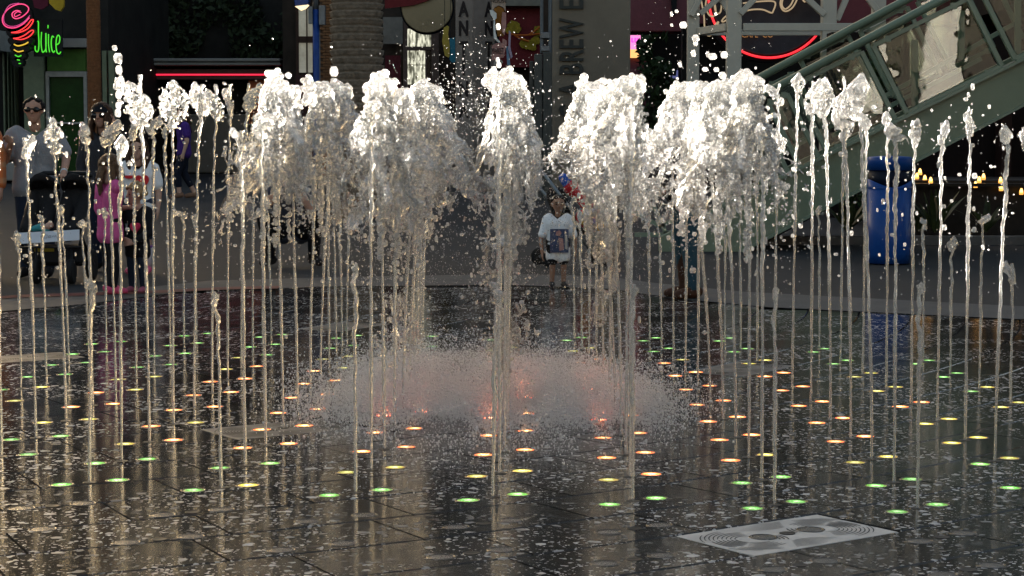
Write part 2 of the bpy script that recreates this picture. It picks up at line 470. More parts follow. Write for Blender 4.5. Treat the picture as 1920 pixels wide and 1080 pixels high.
# ================================================================== drain grates
M_steel = mat("grate_steel", (0.50, 0.475, 0.44), 0.5, 0.1, vary=0.18, scale=9, bump=0.08, bscale=90)
M_steelw = mat("wet_grate_steel", (0.15, 0.145, 0.14), 0.35, 0.3, vary=0.2, scale=9)
M_slot = mat("slot_dark", (0.006, 0.006, 0.006), 0.5)
def arc_strip(mb, cx, cy, r, w, a0, a1, z, n=10):
    V, F = [], []
    for i in range(n + 1):
        a = a0 + (a1 - a0) * i / n; ww = w * math.sin(PI * (0.08 + 0.84 * i / n)) ** 0.5 / 2
        V += [(cx + (r - ww) * math.cos(a), cy + (r - ww) * math.sin(a), z), (cx + (r + ww) * math.cos(a), cy + (r + ww) * math.sin(a), z)]
        if i: F.append((2 * i - 2, 2 * i - 1, 2 * i + 1, 2 * i))
    mb.add(V, F)
glab = ["pale steel drain grate with swirling slots nearest the camera at lower right",
        "steel drain grate with two orange lights shining on it, left of the mist",
        "grey drain grate far back behind the mist, left of centre",
        "grey drain grate at the right end of the mist among orange lights",
        "grey drain grate at the far left edge of the wet slabs"]
for gi, (d, x, y, k, a) in taken.items():
    t = empty("drain_grate", (x, y, 0), a - PI / 2 + PI)     # local x along the slab, y across it
    tag(t, glab[gi], "drain grate", "steel drain grates in the fountain floor")
    p = MB(); L2, W2 = TLEN / 2 - 0.004, PITCH_R / 2 - 0.003
    p.box(-L2, L2, -W2, W2, -0.025, -0.0012)
    p.build("plate", M_steel if gi == 0 else M_steelw, t, bevel=0.002)
    s = MB(); z = -0.0004
    for cx, sg in ((-0.155, 1), (0.155, -1)):
        mid = PI if sg > 0 else 0.0
        for i in range(9):
            r = 0.060 + i * 0.0142
            lim = PI * 0.62 if r < 0.12 else math.asin(min(1, 0.165 / r)) * (0.95 if r < 0.17 else 0.8)
            if cx * -sg + r > 0.31: lim = min(lim, 0.0) or lim; 
            for a0, a1 in ((mid - lim, mid - lim * 0.30), (mid - lim * 0.24, mid + lim * 0.28), (mid + lim * 0.34, mid + lim)):
                if abs(cx - sg * r) > 0.312 and a0 < mid < a1: continue
                arc_strip(s, cx, 0, r, 0.0080 if a0 < mid < a1 else 0.0048, a0, a1, z, 8)
        for i in range(5):
            r = 0.060 + i * 0.0142; inn = 0.0 if sg > 0 else PI
            arc_strip(s, cx, 0, r, 0.0075, inn - 0.62, inn + 0.05, z, 6)
    for i in range(7):
        arc_strip(s, 0.10 - 0.012 * i, 0.235, 0.07 + 0.013 * i, 0.004, -PI * 0.78, -PI * 0.40, z, 6)
        arc_strip(s, -0.10 + 0.012 * i, -0.235, 0.07 + 0.013 * i, 0.004, PI * 0.22, PI * 0.60, z, 6)
    tag(s.build("slots", M_slot, t), kind="stuff")
    for cx in (-0.155, 0.155):
        q = MB(); q.lathe([(0.05, -0.0012), (0.05, 0.0002), (0.044, 0.0002), (0.044, -0.0006), (0.0001, -0.0006)], (cx, 0, 0), 20)
        q.sm = [False] * len(q.sm); q.build("ring", M_steel if gi == 0 else M_steelw, t)

# ================================================================== nozzles and floor lights
COEF = np.array([[0.4379, 7.0693], [0.5052, -0.0775], [0.0233, 0.5126], [-0.0019, 0.0055], [-0.0007, 0.0047], [-0.0026, 0.0076]])
def node(c, r):
    v = np.array([1, c, r, c * c, c * r, r * r]) @ COEF
    return Vector((v[0], v[1], 0))
ROWS = {0: (-4, 2), 1: (-5, 3), 2: (-5, 3), 3: (-5, 3), 4: (-6, 4), 5: (-6, 4), 6: (-6, 4), 7: (-6, 4), 8: (-6, 4), 9: (-6, 3), 10: (-5, 2)}
UNLIT = {-1: (-4, 2), -2: (-4, 2)}
FC = node(-1, 5)
M_rim = mat("light_rim", (0.045, 0.043, 0.04), 0.25, 0.5)
M_hole = mat("nozzle_black", (0.004, 0.004, 0.004), 0.4)
def lens_material(name, core, mid, edge, strength):
    m = bpy.data.materials.new(name); m.use_nodes = True; nt = m.node_tree; L = nt.links; b = nt.nodes["Principled BSDF"]
    tc = nt.nodes.new("ShaderNodeTexCoord"); oi = nt.nodes.new("ShaderNodeObjectInfo"); geo = nt.nodes.new("ShaderNodeNewGeometry")
    ln = nt.nodes.new("ShaderNodeVectorMath"); ln.operation = 'LENGTH'; L.new(tc.outputs["Object"], ln.inputs[0])
    n = nt.nodes.new("ShaderNodeTexNoise"); n.inputs["Scale"].default_value = 105; n.inputs["Detail"].default_value = 3; L.new(geo.outputs["Position"], n.inputs["Vector"])
    sc = nt.nodes.new("ShaderNodeMath"); sc.operation = 'MULTIPLY_ADD'; sc.inputs[1].default_value = 1 / 0.036; L.new(ln.outputs["Value"], sc.inputs[0])
    nm = nt.nodes.new("ShaderNodeMath"); nm.operation = 'MULTIPLY_ADD'; nm.inputs[1].default_value = 2.4; nm.inputs[2].default_value = -1.2; L.new(n.outputs["Fac"], nm.inputs[0])
    L.new(nm.outputs[0], sc.inputs[2])
    cr = nt.nodes.new("ShaderNodeValToRGB"); e = cr.color_ramp.elements
    e[0].position = 0.12; e[0].color = (*core, 1); e[1].position = 1.0; e[1].color = (*edge, 1)
    q = cr.color_ramp.elements.new(0.5); q.color = (*mid, 1)
    L.new(sc.outputs[0], cr.inputs[0]); L.new(cr.outputs[0], b.inputs["Emission Color"])
    rs = nt.nodes.new("ShaderNodeMapRange"); rs.inputs[3].default_value = strength * 0.45; rs.inputs[4].default_value = strength * 1.15; L.new(oi.outputs["Random"], rs.inputs[0])
    L.new(rs.outputs[0], b.inputs["Emission Strength"])
    b.inputs["Base Color"].default_value = (0.1, 0.1, 0.1, 1); b.inputs["Roughness"].default_value = 0.12
    return m
LENS = {"green": lens_material("lens_green", (0.75, 1.0, 0.55), (0.10, 0.55, 0.06), (0.10, 0.12, 0.02), 0.50),
        "lime": lens_material("lens_lime", (1.3, 1.1, 0.55), (0.40, 0.50, 0.05), (0.30, 0.14, 0.02), 0.55),
        "orange": lens_material("lens_orange", (1.6, 1.1, 0.50), (0.85, 0.32, 0.06), (0.55, 0.07, 0.02), 0.9),
        "red": lens_material("lens_red", (1.7, 0.9, 0.45), (1.0, 0.22, 0.08), (0.8, 0.05, 0.02), 3.2)}
M_lens_off = mat("lens_clear", (0.05, 0.048, 0.044), 0.12, vary=0.5, scale=60, bump=0.3, bscale=90)
_rim = MB(); _rim.lathe([(0.048, -0.02), (0.048, 0.0008), (0.046, 0.0013), (0.0425, 0.0013), (0.0415, 0.0003), (0.0415, -0.01)], n=20)
o = _rim.build("floor_light", M_rim); rim_me = o.data; bpy.data.objects.remove(o)
_ln = MB(); _ln.lathe([(0.0413, -0.0005), (0.036, 0.0007), (0.022, 0.0011), (0.0001, 0.0013)], n=20)
o = _ln.build("lens", None); lens_me = {}
for k_, m_ in list(LENS.items()) + [("off", M_lens_off)]:
    q = o.data.copy(); q.materials.append(m_); lens_me[k_] = q
bpy.data.objects.remove(o)
_nz = MB(); _nz.lathe([(0.027, -0.01), (0.027, 0.0008), (0.025, 0.0012), (0.019, 0.0012), (0.0175, 0.0006), (0.0001, 0.0006)], n=18)
o = _nz.build("jet_nozzle", M_hole); noz_me = o.data; bpy.data.objects.remove(o)
def px_x(p): return 960 + FPX * p.x / max(p.y, 1)
def visible(p, m=50): return -m < px_x(p) < 1920 + m
NODES = []
for r, (c0, c1) in list(ROWS.items()) + list(UNLIT.items()):
    vis = [c for c in range(c0, c1 + 1) if visible(node(c, r))]
    rowname = ("the frontmost lit row" if r == 0 else "the %s lit row" % ORD[r + 1] if True else "lit row %s" % ["one","two","three","four","five","six","seven","eight","nine","ten","eleven"][r]) if r >= 0 else ("the nearer unlit row" if r == -2 else "the unlit row before the jets")
    for idx, c in enumerate(vis):
        p = node(c, r); lit = r >= 0
        NODES.append((c, r, p, idx + 1, rowname))
        q = link("jet_nozzle", noz_me, None, None, p)
        tag(q, "round black nozzle, %s from the left in %s" % (ORD[idx + 1], rowname), "nozzle", "black nozzles set in the floor")
        rad = p - RC; tang = Vector((-rad.y, rad.x, 0)).normalized()
        dist = (p - FC).length + random.uniform(-0.25, 0.25)
        for sg in (-1, 1):
            lp = p + tang * (0.109 * sg)
            if not visible(lp, 40): continue
            dl = dist + random.uniform(-0.2, 0.2)
            kind = ("red" if dl < 0.85 else "orange" if dl < 2.0 else "lime" if dl < 2.5 else "green") if lit else "off"
            f = link("floor_light", rim_me, None, None, lp, random.uniform(0, 6))
            link("lens", lens_me[kind], f)
            word = {"red": "red orange glowing", "orange": "orange glowing", "lime": "yellow green glowing", "green": "green glowing", "off": "unlit glass"}[kind]
            tag(f, "%s floor light %s of nozzle, %s in %s" % (word, "left" if sg < 0 else "right", ORD[idx + 1], rowname), "floor light",
                "round floor lights around the jets")

# ================================================================== buildings round the plaza
def pxr(px0, px1, py0, py1, Y):
    """world x0,x1,z0,z1 of a photograph rectangle standing at depth Y (py1 None: down to the ground)"""
    a = P(px0, py0, Y); b_ = P(px1, py1 if py1 is not None else py0, Y)
    return a.x, b_.x, (zg(Y) - 0.05 if py1 is None else b_.z), a.z
def pbox(mb, px0, px1, py0, py1, Y, dep, fwd=0.0):
    x0, x1, z0, z1 = pxr(px0, px1, py0, py1, Y)
    mb.box(x0, x1, Y - fwd, Y + dep, z0, z1)
def thing(name, label, cat, px, Y, group=None):
    x = P(px, 300, Y).x
    return tag(empty(name, (x, Y, zg(Y))), label, cat, group)
def part(mb, name, m, t, bevel=0.0, label=None):
    """mesh given in world coordinates becomes a child of t"""
    o = mb.build(name, m, t, bevel=bevel)
    o.matrix_parent_inverse = Matrix.Translation(-Vector(t.location))
    if label: o["label"] = label
    return o
def text_mesh(name, s, size, m, parent, loc, rot=(PI / 2, 0, 0), extrude=0.01, bevel=0.0, align='CENTER', sx=1.0, font_off=0.0):
    cu = bpy.data.curves.new(name, 'FONT'); cu.body = s; cu.size = size; cu.extrude = extrude; cu.align_x = align; cu.align_y = 'CENTER'
    cu.offset = font_off; cu.resolution_u = 3
    tmp = bpy.data.objects.new("t", cu); COL.objects.link(tmp)
    dg = bpy.context.evaluated_depsgraph_get(); dg.update()
    me = bpy.data.meshes.new_from_object(tmp.evaluated_get(dg)); bpy.data.objects.remove(tmp)
    me.transform(Matrix.Diagonal((sx, 1, 1, 1)))
    me.materials.clear()
    o = link(name, me, parent, m)
    o.matrix_parent_inverse = Matrix.Translation(-Vector(parent.location)) if parent else Matrix.Identity(4)
    o.location = loc; o.rotation_euler = rot
    return o

M_dark = mat("dark_wall", (0.020, 0.018, 0.016), 0.8, vary=0.5, scale=1.5)
M_darkbrown = mat("dark_brown", (0.030, 0.021, 0.016), 0.7, vary=0.4, scale=2)
M_black = mat("black_metal", (0.010, 0.010, 0.011), 0.45)
M_glassdark = mat("dark_glass", (0.008, 0.008, 0.008), 0.06, vary=0.3)
M_grey = mat("grey_panel", (0.24, 0.22, 0.20), 0.6, vary=0.15, scale=3)
M_greymetal = mat("grey_metal", (0.15, 0.15, 0.155), 0.4, 0.4)
def neon(name, col, s): return mat(name, (0.1, 0.1, 0.1), 0.3, emit=col, estr=s * 0.12)

# far block closing the plaza: unseen top and side wings shaped to block the sun
far = thing("dark_facade_building", "long dark building closing the far side of the plaza", "building", 700, 57)
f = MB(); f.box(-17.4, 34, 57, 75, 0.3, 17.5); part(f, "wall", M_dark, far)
f = MB(); f.box(-22.5, -17.402, 57, 70, 0.3, 9.5); part(f, "shade_wing", M_dark, far)  # unseen wing, roof height set to cut the low sun
f = MB(); f.box(-42, -22.502, 57, 70, 0.3, 10.05); part(f, "shade_wing", M_dark, far)  # second unseen wing, kept higher to shade the left bursts
f = MB(); f.box(-17.7, 34.3, 56.6, 75, 17.5, 18.0); part(f, "roof", M_darkbrown, far)
win = MB()
M_win = mat("shop_glass", (0.010, 0.011, 0.012), 0.05)
for i in range(9):
    w = MB(); w.box(-12 + i * 5, -9 + i * 5, 56.9, 57.01, 9.5, 12.5); part(w, "window", M_win, far)
# unseen block added on the left to cut the low sun
arc = tag(empty("sun_blocker_left", (-30, 20, 0)), "long plain shop building along the left side of the plaza, outside the view", "building")
M_stucco = mat("stucco", (0.34, 0.30, 0.25), 0.8, vary=0.12, scale=1.2)
def slanted_block(mb, y0, y1, h, th=9):
    fx = lambda y: -42 + 0.35 * (y + 20)
    mb.prism([(fx(y0) - th, y0, -0.2), (fx(y0), y0, -0.2), (fx(y1), y1, -0.2), (fx(y1) - th, y1, -0.2)], (0, 0, h + 0.2))
f = MB(); slanted_block(f, -22, 56, 6.0); part(f, "wall", M_stucco, arc)
# sunlit building behind the viewer: what wet stone, glass and water mirror
opp = tag(empty("pale_building", (0, -54, 0)), "pale sunlit building across the plaza, behind the viewer", "building")
f = MB(); f.box(-55, 55, -66, -54, -0.1, 13); part(f, "wall", mat("pale_stucco", (0.09, 0.08, 0.07), 0.8, vary=0.1), opp)
f = MB(); f.box(20.4, 22.2, -53.9, -53.0, 2.5, 13.4); f.box(17.6, 18.6, -53.9, -53.2, 2.5, 6.2); f.box(14.0, 14.6, -53.9, -53.2, 5.0, 8.2); tag(part(f, "white_piers", mat("white_render", (0.75, 0.72, 0.68), 0.7, vary=0.04), opp), kind="stuff")
for i in range(14):
    for j in range(2):
        w = MB(); w.box(-42 + i * 6.2, -39 + i * 6.2, -54.02, -53.94, 2.0 + j * 5.3, 5.0 + j * 5.3); part(w, "window", M_win, opp)
rgt = tag(empty("right_building", (24, 18, 0)), "tan building along the right side of the plaza, outside the view", "building")
f = MB(); f.box(17, 30, -20, 21, -0.1, 11); part(f, "wall", mat("tan_stucco", (0.30, 0.24, 0.18), 0.8, vary=0.12), rgt)

# ---- ivy wall behind the kiosk
ivy = thing("ivy_wall", "tall dark wall overgrown with ivy behind the snack kiosk", "ivy wall", 380, 56)
f = MB(); pbox(f, 175, 565, -150, None, 56, 0.6); part(f, "wall", M_dark, ivy)
def leaf_cloud(n, x0, x1, y0, y1, z0, z1, size, seed, thr=0.4, fr=1.2):
    r = np.random.default_rng(seed)
    c = np.stack([r.uniform(x0, x1, n), r.uniform(y0, y1, n), r.uniform(z0, z1, n)], 1)
    c = c[vnoise(c * fr, seed) > thr]; n = len(c)
    a = r.normal(size=(n, 3)); a /= np.linalg.norm(a, axis=1)[:, None]
    b = np.cross(a, r.normal(size=(n, 3))); b /= np.linalg.norm(b, axis=1)[:, None]
    s = size * r.uniform(0.5, 1.3, (n, 1))
    V = np.stack([c - a * s, c + b * s * 0.5, c + a * s, c - b * s * 0.5], 1).reshape(-1, 3)
    return V, np.arange(len(V)).reshape(-1, 4)
M_ivy = mat("ivy_leaf", (0.030, 0.040, 0.020), 0.6, vary=0.6, scale=3)
x0, x1, z0, z1 = pxr(175, 565, -150, None, 56)
V, F = leaf_cloud(9000, x0, x1, 55.55, 56.0, z0 + 0.2, z1, 0.12, 3)
o = link("foliage", npmesh("foliage", V, F), ivy, M_ivy); o.matrix_parent_inverse = Matrix.Translation(-Vector(ivy.location)); tag(o, kind="stuff")

# ---- green juice shop, left
js = thing("juice_shop", "green juice shop front at the left edge behind the stroller", "shop", 80, 45)
M_green1 = mat("pale_green_paint", (0.145, 0.165, 0.105), 0.55, vary=0.2)
M_green2 = mat("lime_panel", (0.055, 0.115, 0.022), 0.5, vary=0.25)
M_doorglass = mat("green_glass", (0.010, 0.038, 0.008), 0.25, spec=0.08)
M_frame = mat("aluminium_frame", (0.21, 0.21, 0.20), 0.4, 0.3)
f = MB(); pbox(f, -60, 200, -150, None, 45.4, 8); part(f, "wall", M_dark, js)
for a, b_ in ((4, 11), (12.5, 18), (19.5, 24), (25.5, 30)):
    f = MB(); pbox(f, a, b_, 95, 312, 45, 0.4); part(f, "wall_board", M_green1, js, bevel=0.01)
f = MB(); pbox(f, 45, 87, 96, 312, 45, 0.4, 0.12); part(f, "pillar", M_green1, js, bevel=0.015)
f = MB(); pbox(f, 88, 160, 91, 133, 45, 0.4); part(f, "lime_panel", M_green2, js)
f = MB(); pbox(f, 110, 166, 73, 90, 45, 0.4, 0.25); part(f, "fascia", M_grey, js, bevel=0.01)
f = MB(); pbox(f, -20, 15, 60, 97, 45, 0.3, 0.8); part(f, "eave", mat("eave_white", (0.34, 0.33, 0.31), 0.6), js)
f = MB()
pbox(f, 86, 92, 134, None, 45, 0.15, 0.05); pbox(f, 157, 163, 134, None, 45, 0.15, 0.05); pbox(f, 92, 157, 134, 144, 45, 0.15, 0.05); pbox(f, 92, 157, 229, 232, 45, 0.15, 0.05)
part(f, "door_frame", M_frame, js)
f = MB(); pbox(f, 92, 157, 144, None, 45.06, 0.05); part(f, "door_pane", M_doorglass, js)
f = MB(); pbox(f, -30, 87, 305, 338, 45, 0.4, 0.5); part(f, "bench", M_grey, js, bevel=0.02)
f = MB(); pbox(f, 191, 199, 95, None, 45, 0.2); pbox(f, 203, 213, 95, None, 45, 0.2); part(f, "side_trim", M_green1, js)

# neon swirl sign
sg = thing("swirl_neon_sign", "swirling pink, red and yellow neon tornado sign on black boards", "neon sign", 30, 43.5)
Ys = 43.5
q = lambda x, y, d=0.0: P(x, y, Ys - d)
f = MB()
for cx, cy, rx, ry in ((30, 32, 31, 30), (38, 60, 27, 14), (38, 76, 24, 12), (37, 90, 19, 10), (34, 104, 15, 9), (33, 117, 11, 9)):
    pts = [q(cx + rx * math.cos(t), cy + ry * math.sin(t)) for t in np.linspace(0, 2 * PI, 20, endpoint=False)]
    f.prism(pts, (0, 0.15 + 0.01 * cy / 10, 0))
part(f, "backing", M_black, sg)
N_pink, N_red, N_yel, N_grn = neon("neon_pink", (1.0, 0.06, 0.22), 2.2), neon("neon_red", (1.0, 0.03, 0.03), 3.0), neon("neon_yellow", (1.0, 0.62, 0.03), 1.6), neon("neon_green", (0.08, 0.9, 0.02), 1.6)
def smooth_curve(pts, n=6):
    pts = [np.array(p, float) for p in pts]; out = []
    for i in range(len(pts) - 1):
        p0, p1, p2, p3 = pts[max(i - 1, 0)], pts[i], pts[i + 1], pts[min(i + 2, len(pts) - 1)]
        for t in np.linspace(0, 1, n, endpoint=False):
            out.append(0.5 * (2 * p1 + (p2 - p0) * t + (2 * p0 - 5 * p1 + 4 * p2 - p3) * t * t + (3 * p1 - p0 - 3 * p2 + p3) * t ** 3))
    out.append(pts[-1]); return out
def tubeline(name, pxs, Y, r, m, parent, n=6):
    f = MB(); f.tube([P(x, y, Y) for x, y in smooth_curve(pxs, n)], r, 6); return part(f, name, m, parent)
tubeline("neon_tube", [(38, 21), (30, 20), (23, 25), (24, 32), (31, 35), (42, 31), (52, 22), (53, 14), (44, 8), (30, 9), (14, 18), (5, 32), (6, 44), (14, 51), (28, 52), (43, 45), (55, 33)], Ys - 0.04, 0.012, N_pink, sg)
tubeline("neon_tube", [(40, 24), (33, 22), (27, 27), (29, 31), (38, 27)], Ys - 0.04, 0.009, N_pink, sg)
tubeline("neon_tube", [(36, 6), (18, 10), (8, 26), (8, 42), (18, 49), (32, 48), (46, 40), (56, 29)], Ys - 0.06, 0.009, neon("neon_magenta", (0.75, 0.05, 0.28), 1.4), sg)
tubeline("neon_tube", [(21, 61), (35, 61), (50, 55), (58, 47), (62, 40), (62, 37), (58, 38), (52, 46), (44, 53), (33, 59), (22, 61)], Ys - 0.04, 0.012, N_red, sg)
tubeline("neon_tube", [(25, 72), (40, 74), (54, 69), (62, 61), (62, 57), (57, 58), (46, 66), (34, 71), (25, 72)], Ys - 0.04, 0.012, N_red, sg)
tubeline("neon_tube", [(26, 83), (34, 86), (46, 83), (53, 79)], Ys - 0.05, 0.014, N_yel, sg)
tubeline("neon_tube", [(26, 93), (34, 97), (44, 95)], Ys - 0.05, 0.013, N_yel, sg)
tubeline("neon_tube", [(28, 103), (34, 106), (40, 104)], Ys - 0.05, 0.012, N_grn, sg)
tubeline("neon_tube", [(32, 112), (37, 113)], Ys - 0.05, 0.012, N_grn, sg)
tubeline("neon_tube", [(35, 119), (39, 119)], Ys - 0.05, 0.010, N_grn, sg)
f = MB(); pts = [q(80 + 20 * math.cos(t), -6 + 28 * math.sin(t)) for t in np.linspace(-0.2, PI + 0.4, 16)] + [q(62, -40), q(110, -40)]
f.prism([q(92, -30), q(119, -30), q(119, 12), q(113, 21), q(104, 18), q(92, 6)], (0, 0.12, 0)); part(f, "yellow_fruit", mat("yellow_paint", (0.42, 0.27, 0.02), 0.5), sg)
f = MB(); f.prism([q(56, -30), q(88, -30), q(90, 10), q(78, 18), q(64, 14)], (0, 0.1, 0)); part(f, "maroon_fruit", mat("maroon_paint", (0.09, 0.01, 0.025), 0.5), sg)
# Juice in green neon script
jt = thing("juice_neon_sign", "green neon lettering Juice beside the swirl sign", "neon sign", 90, 43.8)
Y = 43.8
f = MB(); pbox(f, 62, 117, 36, 106, Y + 0.02, 0.08); part(f, "backing", M_black, jt)
for nm, pts in (("letter", [(70, 40), (72, 42), (72, 60), (73, 80), (72, 94), (69, 97), (66, 93), (66, 86)]),
                ("letter", [(78, 60), (77, 80), (79, 96), (82, 97), (86, 90), (86, 62), (86, 88), (87, 98)]),
                ("letter", [(91, 64), (91, 84), (93, 98)]), ("dot", [(90, 47), (90, 53)]),
                ("letter", [(101, 70), (98, 68), (96, 78), (97, 92), (100, 98), (103, 95)]),
                ("letter", [(106, 84), (111, 80), (112, 70), (109, 66), (106, 72), (105, 86), (107, 98), (111, 101), (114, 97)])):
    tubeline(nm, pts, Y - 0.03, 0.013, N_grn, jt)

# ---- snack kiosk
kk = thing("snack_kiosk", "low grey snack kiosk with a red neon strip under its roof", "kiosk", 400, 52)
M_kbody = mat("kiosk_panel", (0.15, 0.125, 0.10), 0.6, vary=0.12)
f = MB(); pbox(f, 286, 533, 112, 118, 52, 3.2, 0.9); part(f, "roof_slab", M_grey, kk, bevel=0.02)
f = MB(); pbox(f, 286, 533, 119.5, 125, 52, 3.2, 0.85); part(f, "roof_edge", M_grey, kk, bevel=0.02)
f = MB(); pbox(f, 291, 531, 131, 150, 52, 3.0, 0.55); part(f, "canopy", mat("kiosk_dark", (0.055, 0.045, 0.04), 0.6), kk)
f = MB(); f.tube([P(292, 140, 51.4), P(528, 140, 51.4)], 0.02, 6); part(f, "neon_strip", neon("neon_strip_red", (1.0, 0.02, 0.06), 2.8), kk)
f = MB(); pbox(f, 292, 530, 150, 215, 53.2, 0.1); part(f, "back_wall", M_black, kk)
for a, b_ in ((292, 298), (520, 527)):
    f = MB(); pbox(f, a, b_, 150, None, 52, 0.2); part(f, "post", M_black, kk)
f = MB(); pbox(f, 345, 527, 214, 324, 52, 2.6); part(f, "counter", M_kbody, kk, bevel=0.03)
f = MB(); pbox(f, 340, 530, 324, None, 52.1, 2.4); part(f, "plinth", M_black, kk)
mn = MB(); pbox(mn, 466, 522, 150, 232, 51.7, 0.08); M_orange = mat("menu_orange", (0.42, 0.10, 0.035), 0.55)
part(mn, "menu_board", M_orange, kk)
o = text_mesh("menu_text", "FRIED", 0.26, M_black, kk, P(476, 205, 51.69), rot=(PI / 2, -PI / 2, 0), extrude=0.004)

# ---- shop windows and brick column behind the lamp post
sw = thing("shop_windows", "tall shop windows catching pale light behind the blue lamp post", "shop front", 585, 50)
M_paintrefl = mat("painted_reflection", (0.42, 0.40, 0.33), 0.25, vary=0.7, scale=1.2, emit=(0.55, 0.5, 0.38), estr=0.05)  # pale reflection painted as pane colour with a faint glow
f = MB(); pbox(f, 528, 760, -150, None, 50.2, 2); part(f, "wall", M_darkbrown, sw)
M_wframe = mat("brown_frame", (0.045, 0.022, 0.016), 0.5)
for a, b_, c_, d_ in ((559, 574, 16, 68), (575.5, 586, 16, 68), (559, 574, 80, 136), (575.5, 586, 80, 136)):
    f = MB(); pbox(f, a, b_, c_, d_, 50.1, 0.05); part(f, "pane", M_paintrefl, sw)
f = MB(); pbox(f, 554, 559, 0, None, 50, 0.2); pbox(f, 574, 575.5, 0, None, 50, 0.15); pbox(f, 559, 587, 68, 80, 50, 0.18); part(f, "window_frame", M_wframe, sw)
f = MB(); pbox(f, 554, 600, 140, None, 49.9, 0.3); part(f, "stall_riser", mat("riser_maroon", (0.05, 0.02, 0.02), 0.6), sw)
M_brick = mat("orange_brick", (0.20, 0.095, 0.045), 0.8, vary=0.25, scale=20)
bc = thing("brick_column", "narrow orange brick column between lamp post and big palm", "column", 609, 49.5)
f = MB(); pbox(f, 599, 621, -100, None, 49.52, 0.4); part(f, "core", mat("mortar", (0.10, 0.06, 0.04), 0.9), bc)
x0, x1, z0, z1 = pxr(598, 621, -100, None, 49.5)
bm_ = MB(); bm_.box(0, 0.142, 0, 0.05, 0, 0.06); ob = bm_.build("brick", M_brick, bevel=0.006); bme = ob.data; bpy.data.objects.remove(ob)
nb = 0; z = zg(49.5)
while z < z1 and nb < 290:
    for i in range(2):
        o = link("brick", bme, bc, None, None)
        o.location = (x0 + 0.005 + i * 0.15 + (0.075 if int(z / 0.07) % 2 else 0) * (1 if i == 0 else 0) - bc.location.x, 49.47 - bc.location.y + random.uniform(-.004, .004), z - bc.location.z)
        nb += 1
    z += 0.07

# ---- blue lamp post
lp = thing("blue_lamp_post", "slim blue post with a boxy lamp head, left of the big palm trunk", "lamp post", 593, 46)
M_blue = mat("blue_paint", (0.012, 0.045, 0.20), 0.4, coat=0.3)
f = MB(); f.tube([P(592, 18, 46), Vector((P(592, 18, 46).x, 46, zg(46)))], 0.075, 12); part(f, "post", M_blue, lp)
f = MB(); f.tube([P(598, 18, 46.1), Vector((P(598, 18, 46.1).x, 46.1, zg(46)))], 0.025, 8); part(f, "conduit", M_greymetal, lp)
f = MB(); f.tube([P(591, -30, 46), P(591, 18, 46)], 0.062, 12); part(f, "upper_post", M_greymetal, lp)
f = MB(); f.prism([P(549, -20, 45.9), P(584, -20, 45.9), P(577, 8, 45.9), P(553, 11, 45.9)], (0, 0.35, 0)); part(f, "lamp_head", M_blue, lp, bevel=0.01)
f = MB(); f.prism([P(553, 12, 45.92), P(578, 9, 45.92), P(572, 15, 45.92), P(563, 19, 45.92)], (0, 0.25, 0)); part(f, "lamp_lens", mat("lamp_cream", (0.6, 0.48, 0.3), 0.4, emit=(1, 0.72, 0.4), estr=0.35), lp)
f = MB(); pbox(f, 578, 586, 12, 44, 45.9, 0.2); pbox(f, 598, 609, 10, 46, 45.9, 0.25); part(f, "speaker_box", M_greymetal, lp)

# ---- two palm trunks
def palm(px, pxw, Y, label, m, ring, top=9.0, tilt=0.0, group=None, cut=0.03):
    R = pxw / 2 * Y / FPX; x = P(px, 150, Y).x
    t = tag(empty("palm_tree", (x, Y, zg(Y))), label, "palm tree", group)
    n, mrow = (64 if R > 0.2 else 28), int((top - zg(Y)) / (ring / 6))
    V, F = [], []
    for j in range(mrow + 1):
        z = (top - zg(Y)) * j / mrow
        base = R * (1 + 0.22 * math.exp(-z / 0.35)) * (1 - 0.004 * z)
        for i in range(n):
            a = 2 * PI * i / n
            row = z / ring; k = math.floor(row); fr = row - k
            u = (a / (2 * PI) * 14 + 0.5 * (k % 2) + 0.35 * mnoise.noise((k * 1.7, 0.2, a))) % 1.0
            edge = abs(u - 0.5) * 2
            lift = fr - 0.75 * edge ** 2 * 0.8
            d = cut * (max(0.0, lift) ** 1.5) - cut * 0.8 * (1 if fr < 0.14 + 0.1 * mnoise.noise((a * 5, k, 3)) else 0)
            d += cut * 0.5 * mnoise.noise((a * 6, z * 9, px))
            rr = base + d
            V.append((rr * math.cos(a) + tilt * z, rr * math.sin(a), z))
    for j in range(mrow):
        for i in range(n):
            F.append((j * n + i, j * n + (i + 1) % n, (j + 1) * n + (i + 1) % n, (j + 1) * n + i))
    link("trunk", npmesh("trunk", V, F, False), t, m)
    fr = MB()
    for i in range(22):
        a = 2 * PI * i / 22 + random.uniform(-.1, .1); el = random.uniform(0.1, 1.2)
        pts = [Vector((tilt * top + math.cos(a) * s * 2.6 * math.cos(el * (1 - s)), math.sin(a) * s * 2.6 * math.cos(el * (1 - s)), top - zg(Y) + 1.6 * s * math.sin(el) - 1.5 * s * s)) for s in np.linspace(0.02, 1, 7)]
        side = Vector((-math.sin(a), math.cos(a), 0))
        for p0, p1 in zip(pts, pts[1:]):
            for s in (-1, 1):
                for h in (0.2, 0.7):
                    b0 = p0.lerp(p1, h); fr.add([b0, b0 + (p1 - p0) * 0.12, b0 + side * s * 0.5 + (p1 - p0) * 0.9 - Vector((0, 0, 0.22))], [(0, 1, 2)])
    fr.build("crown", M_palmleaf, t)
    return t
M_palmleaf = mat("palm_leaf", (0.05, 0.08, 0.025), 0.5, vary=0.4)
M_trunk1 = mat("palm_bark_grey", (0.170, 0.130, 0.095), 0.85, vary=0.45, scale=14, bump=0.5, bscale=60)
M_trunk2 = mat("palm_bark_brown", (0.17, 0.070, 0.030), 0.85, vary=0.35, scale=20, bump=0.5, bscale=60)
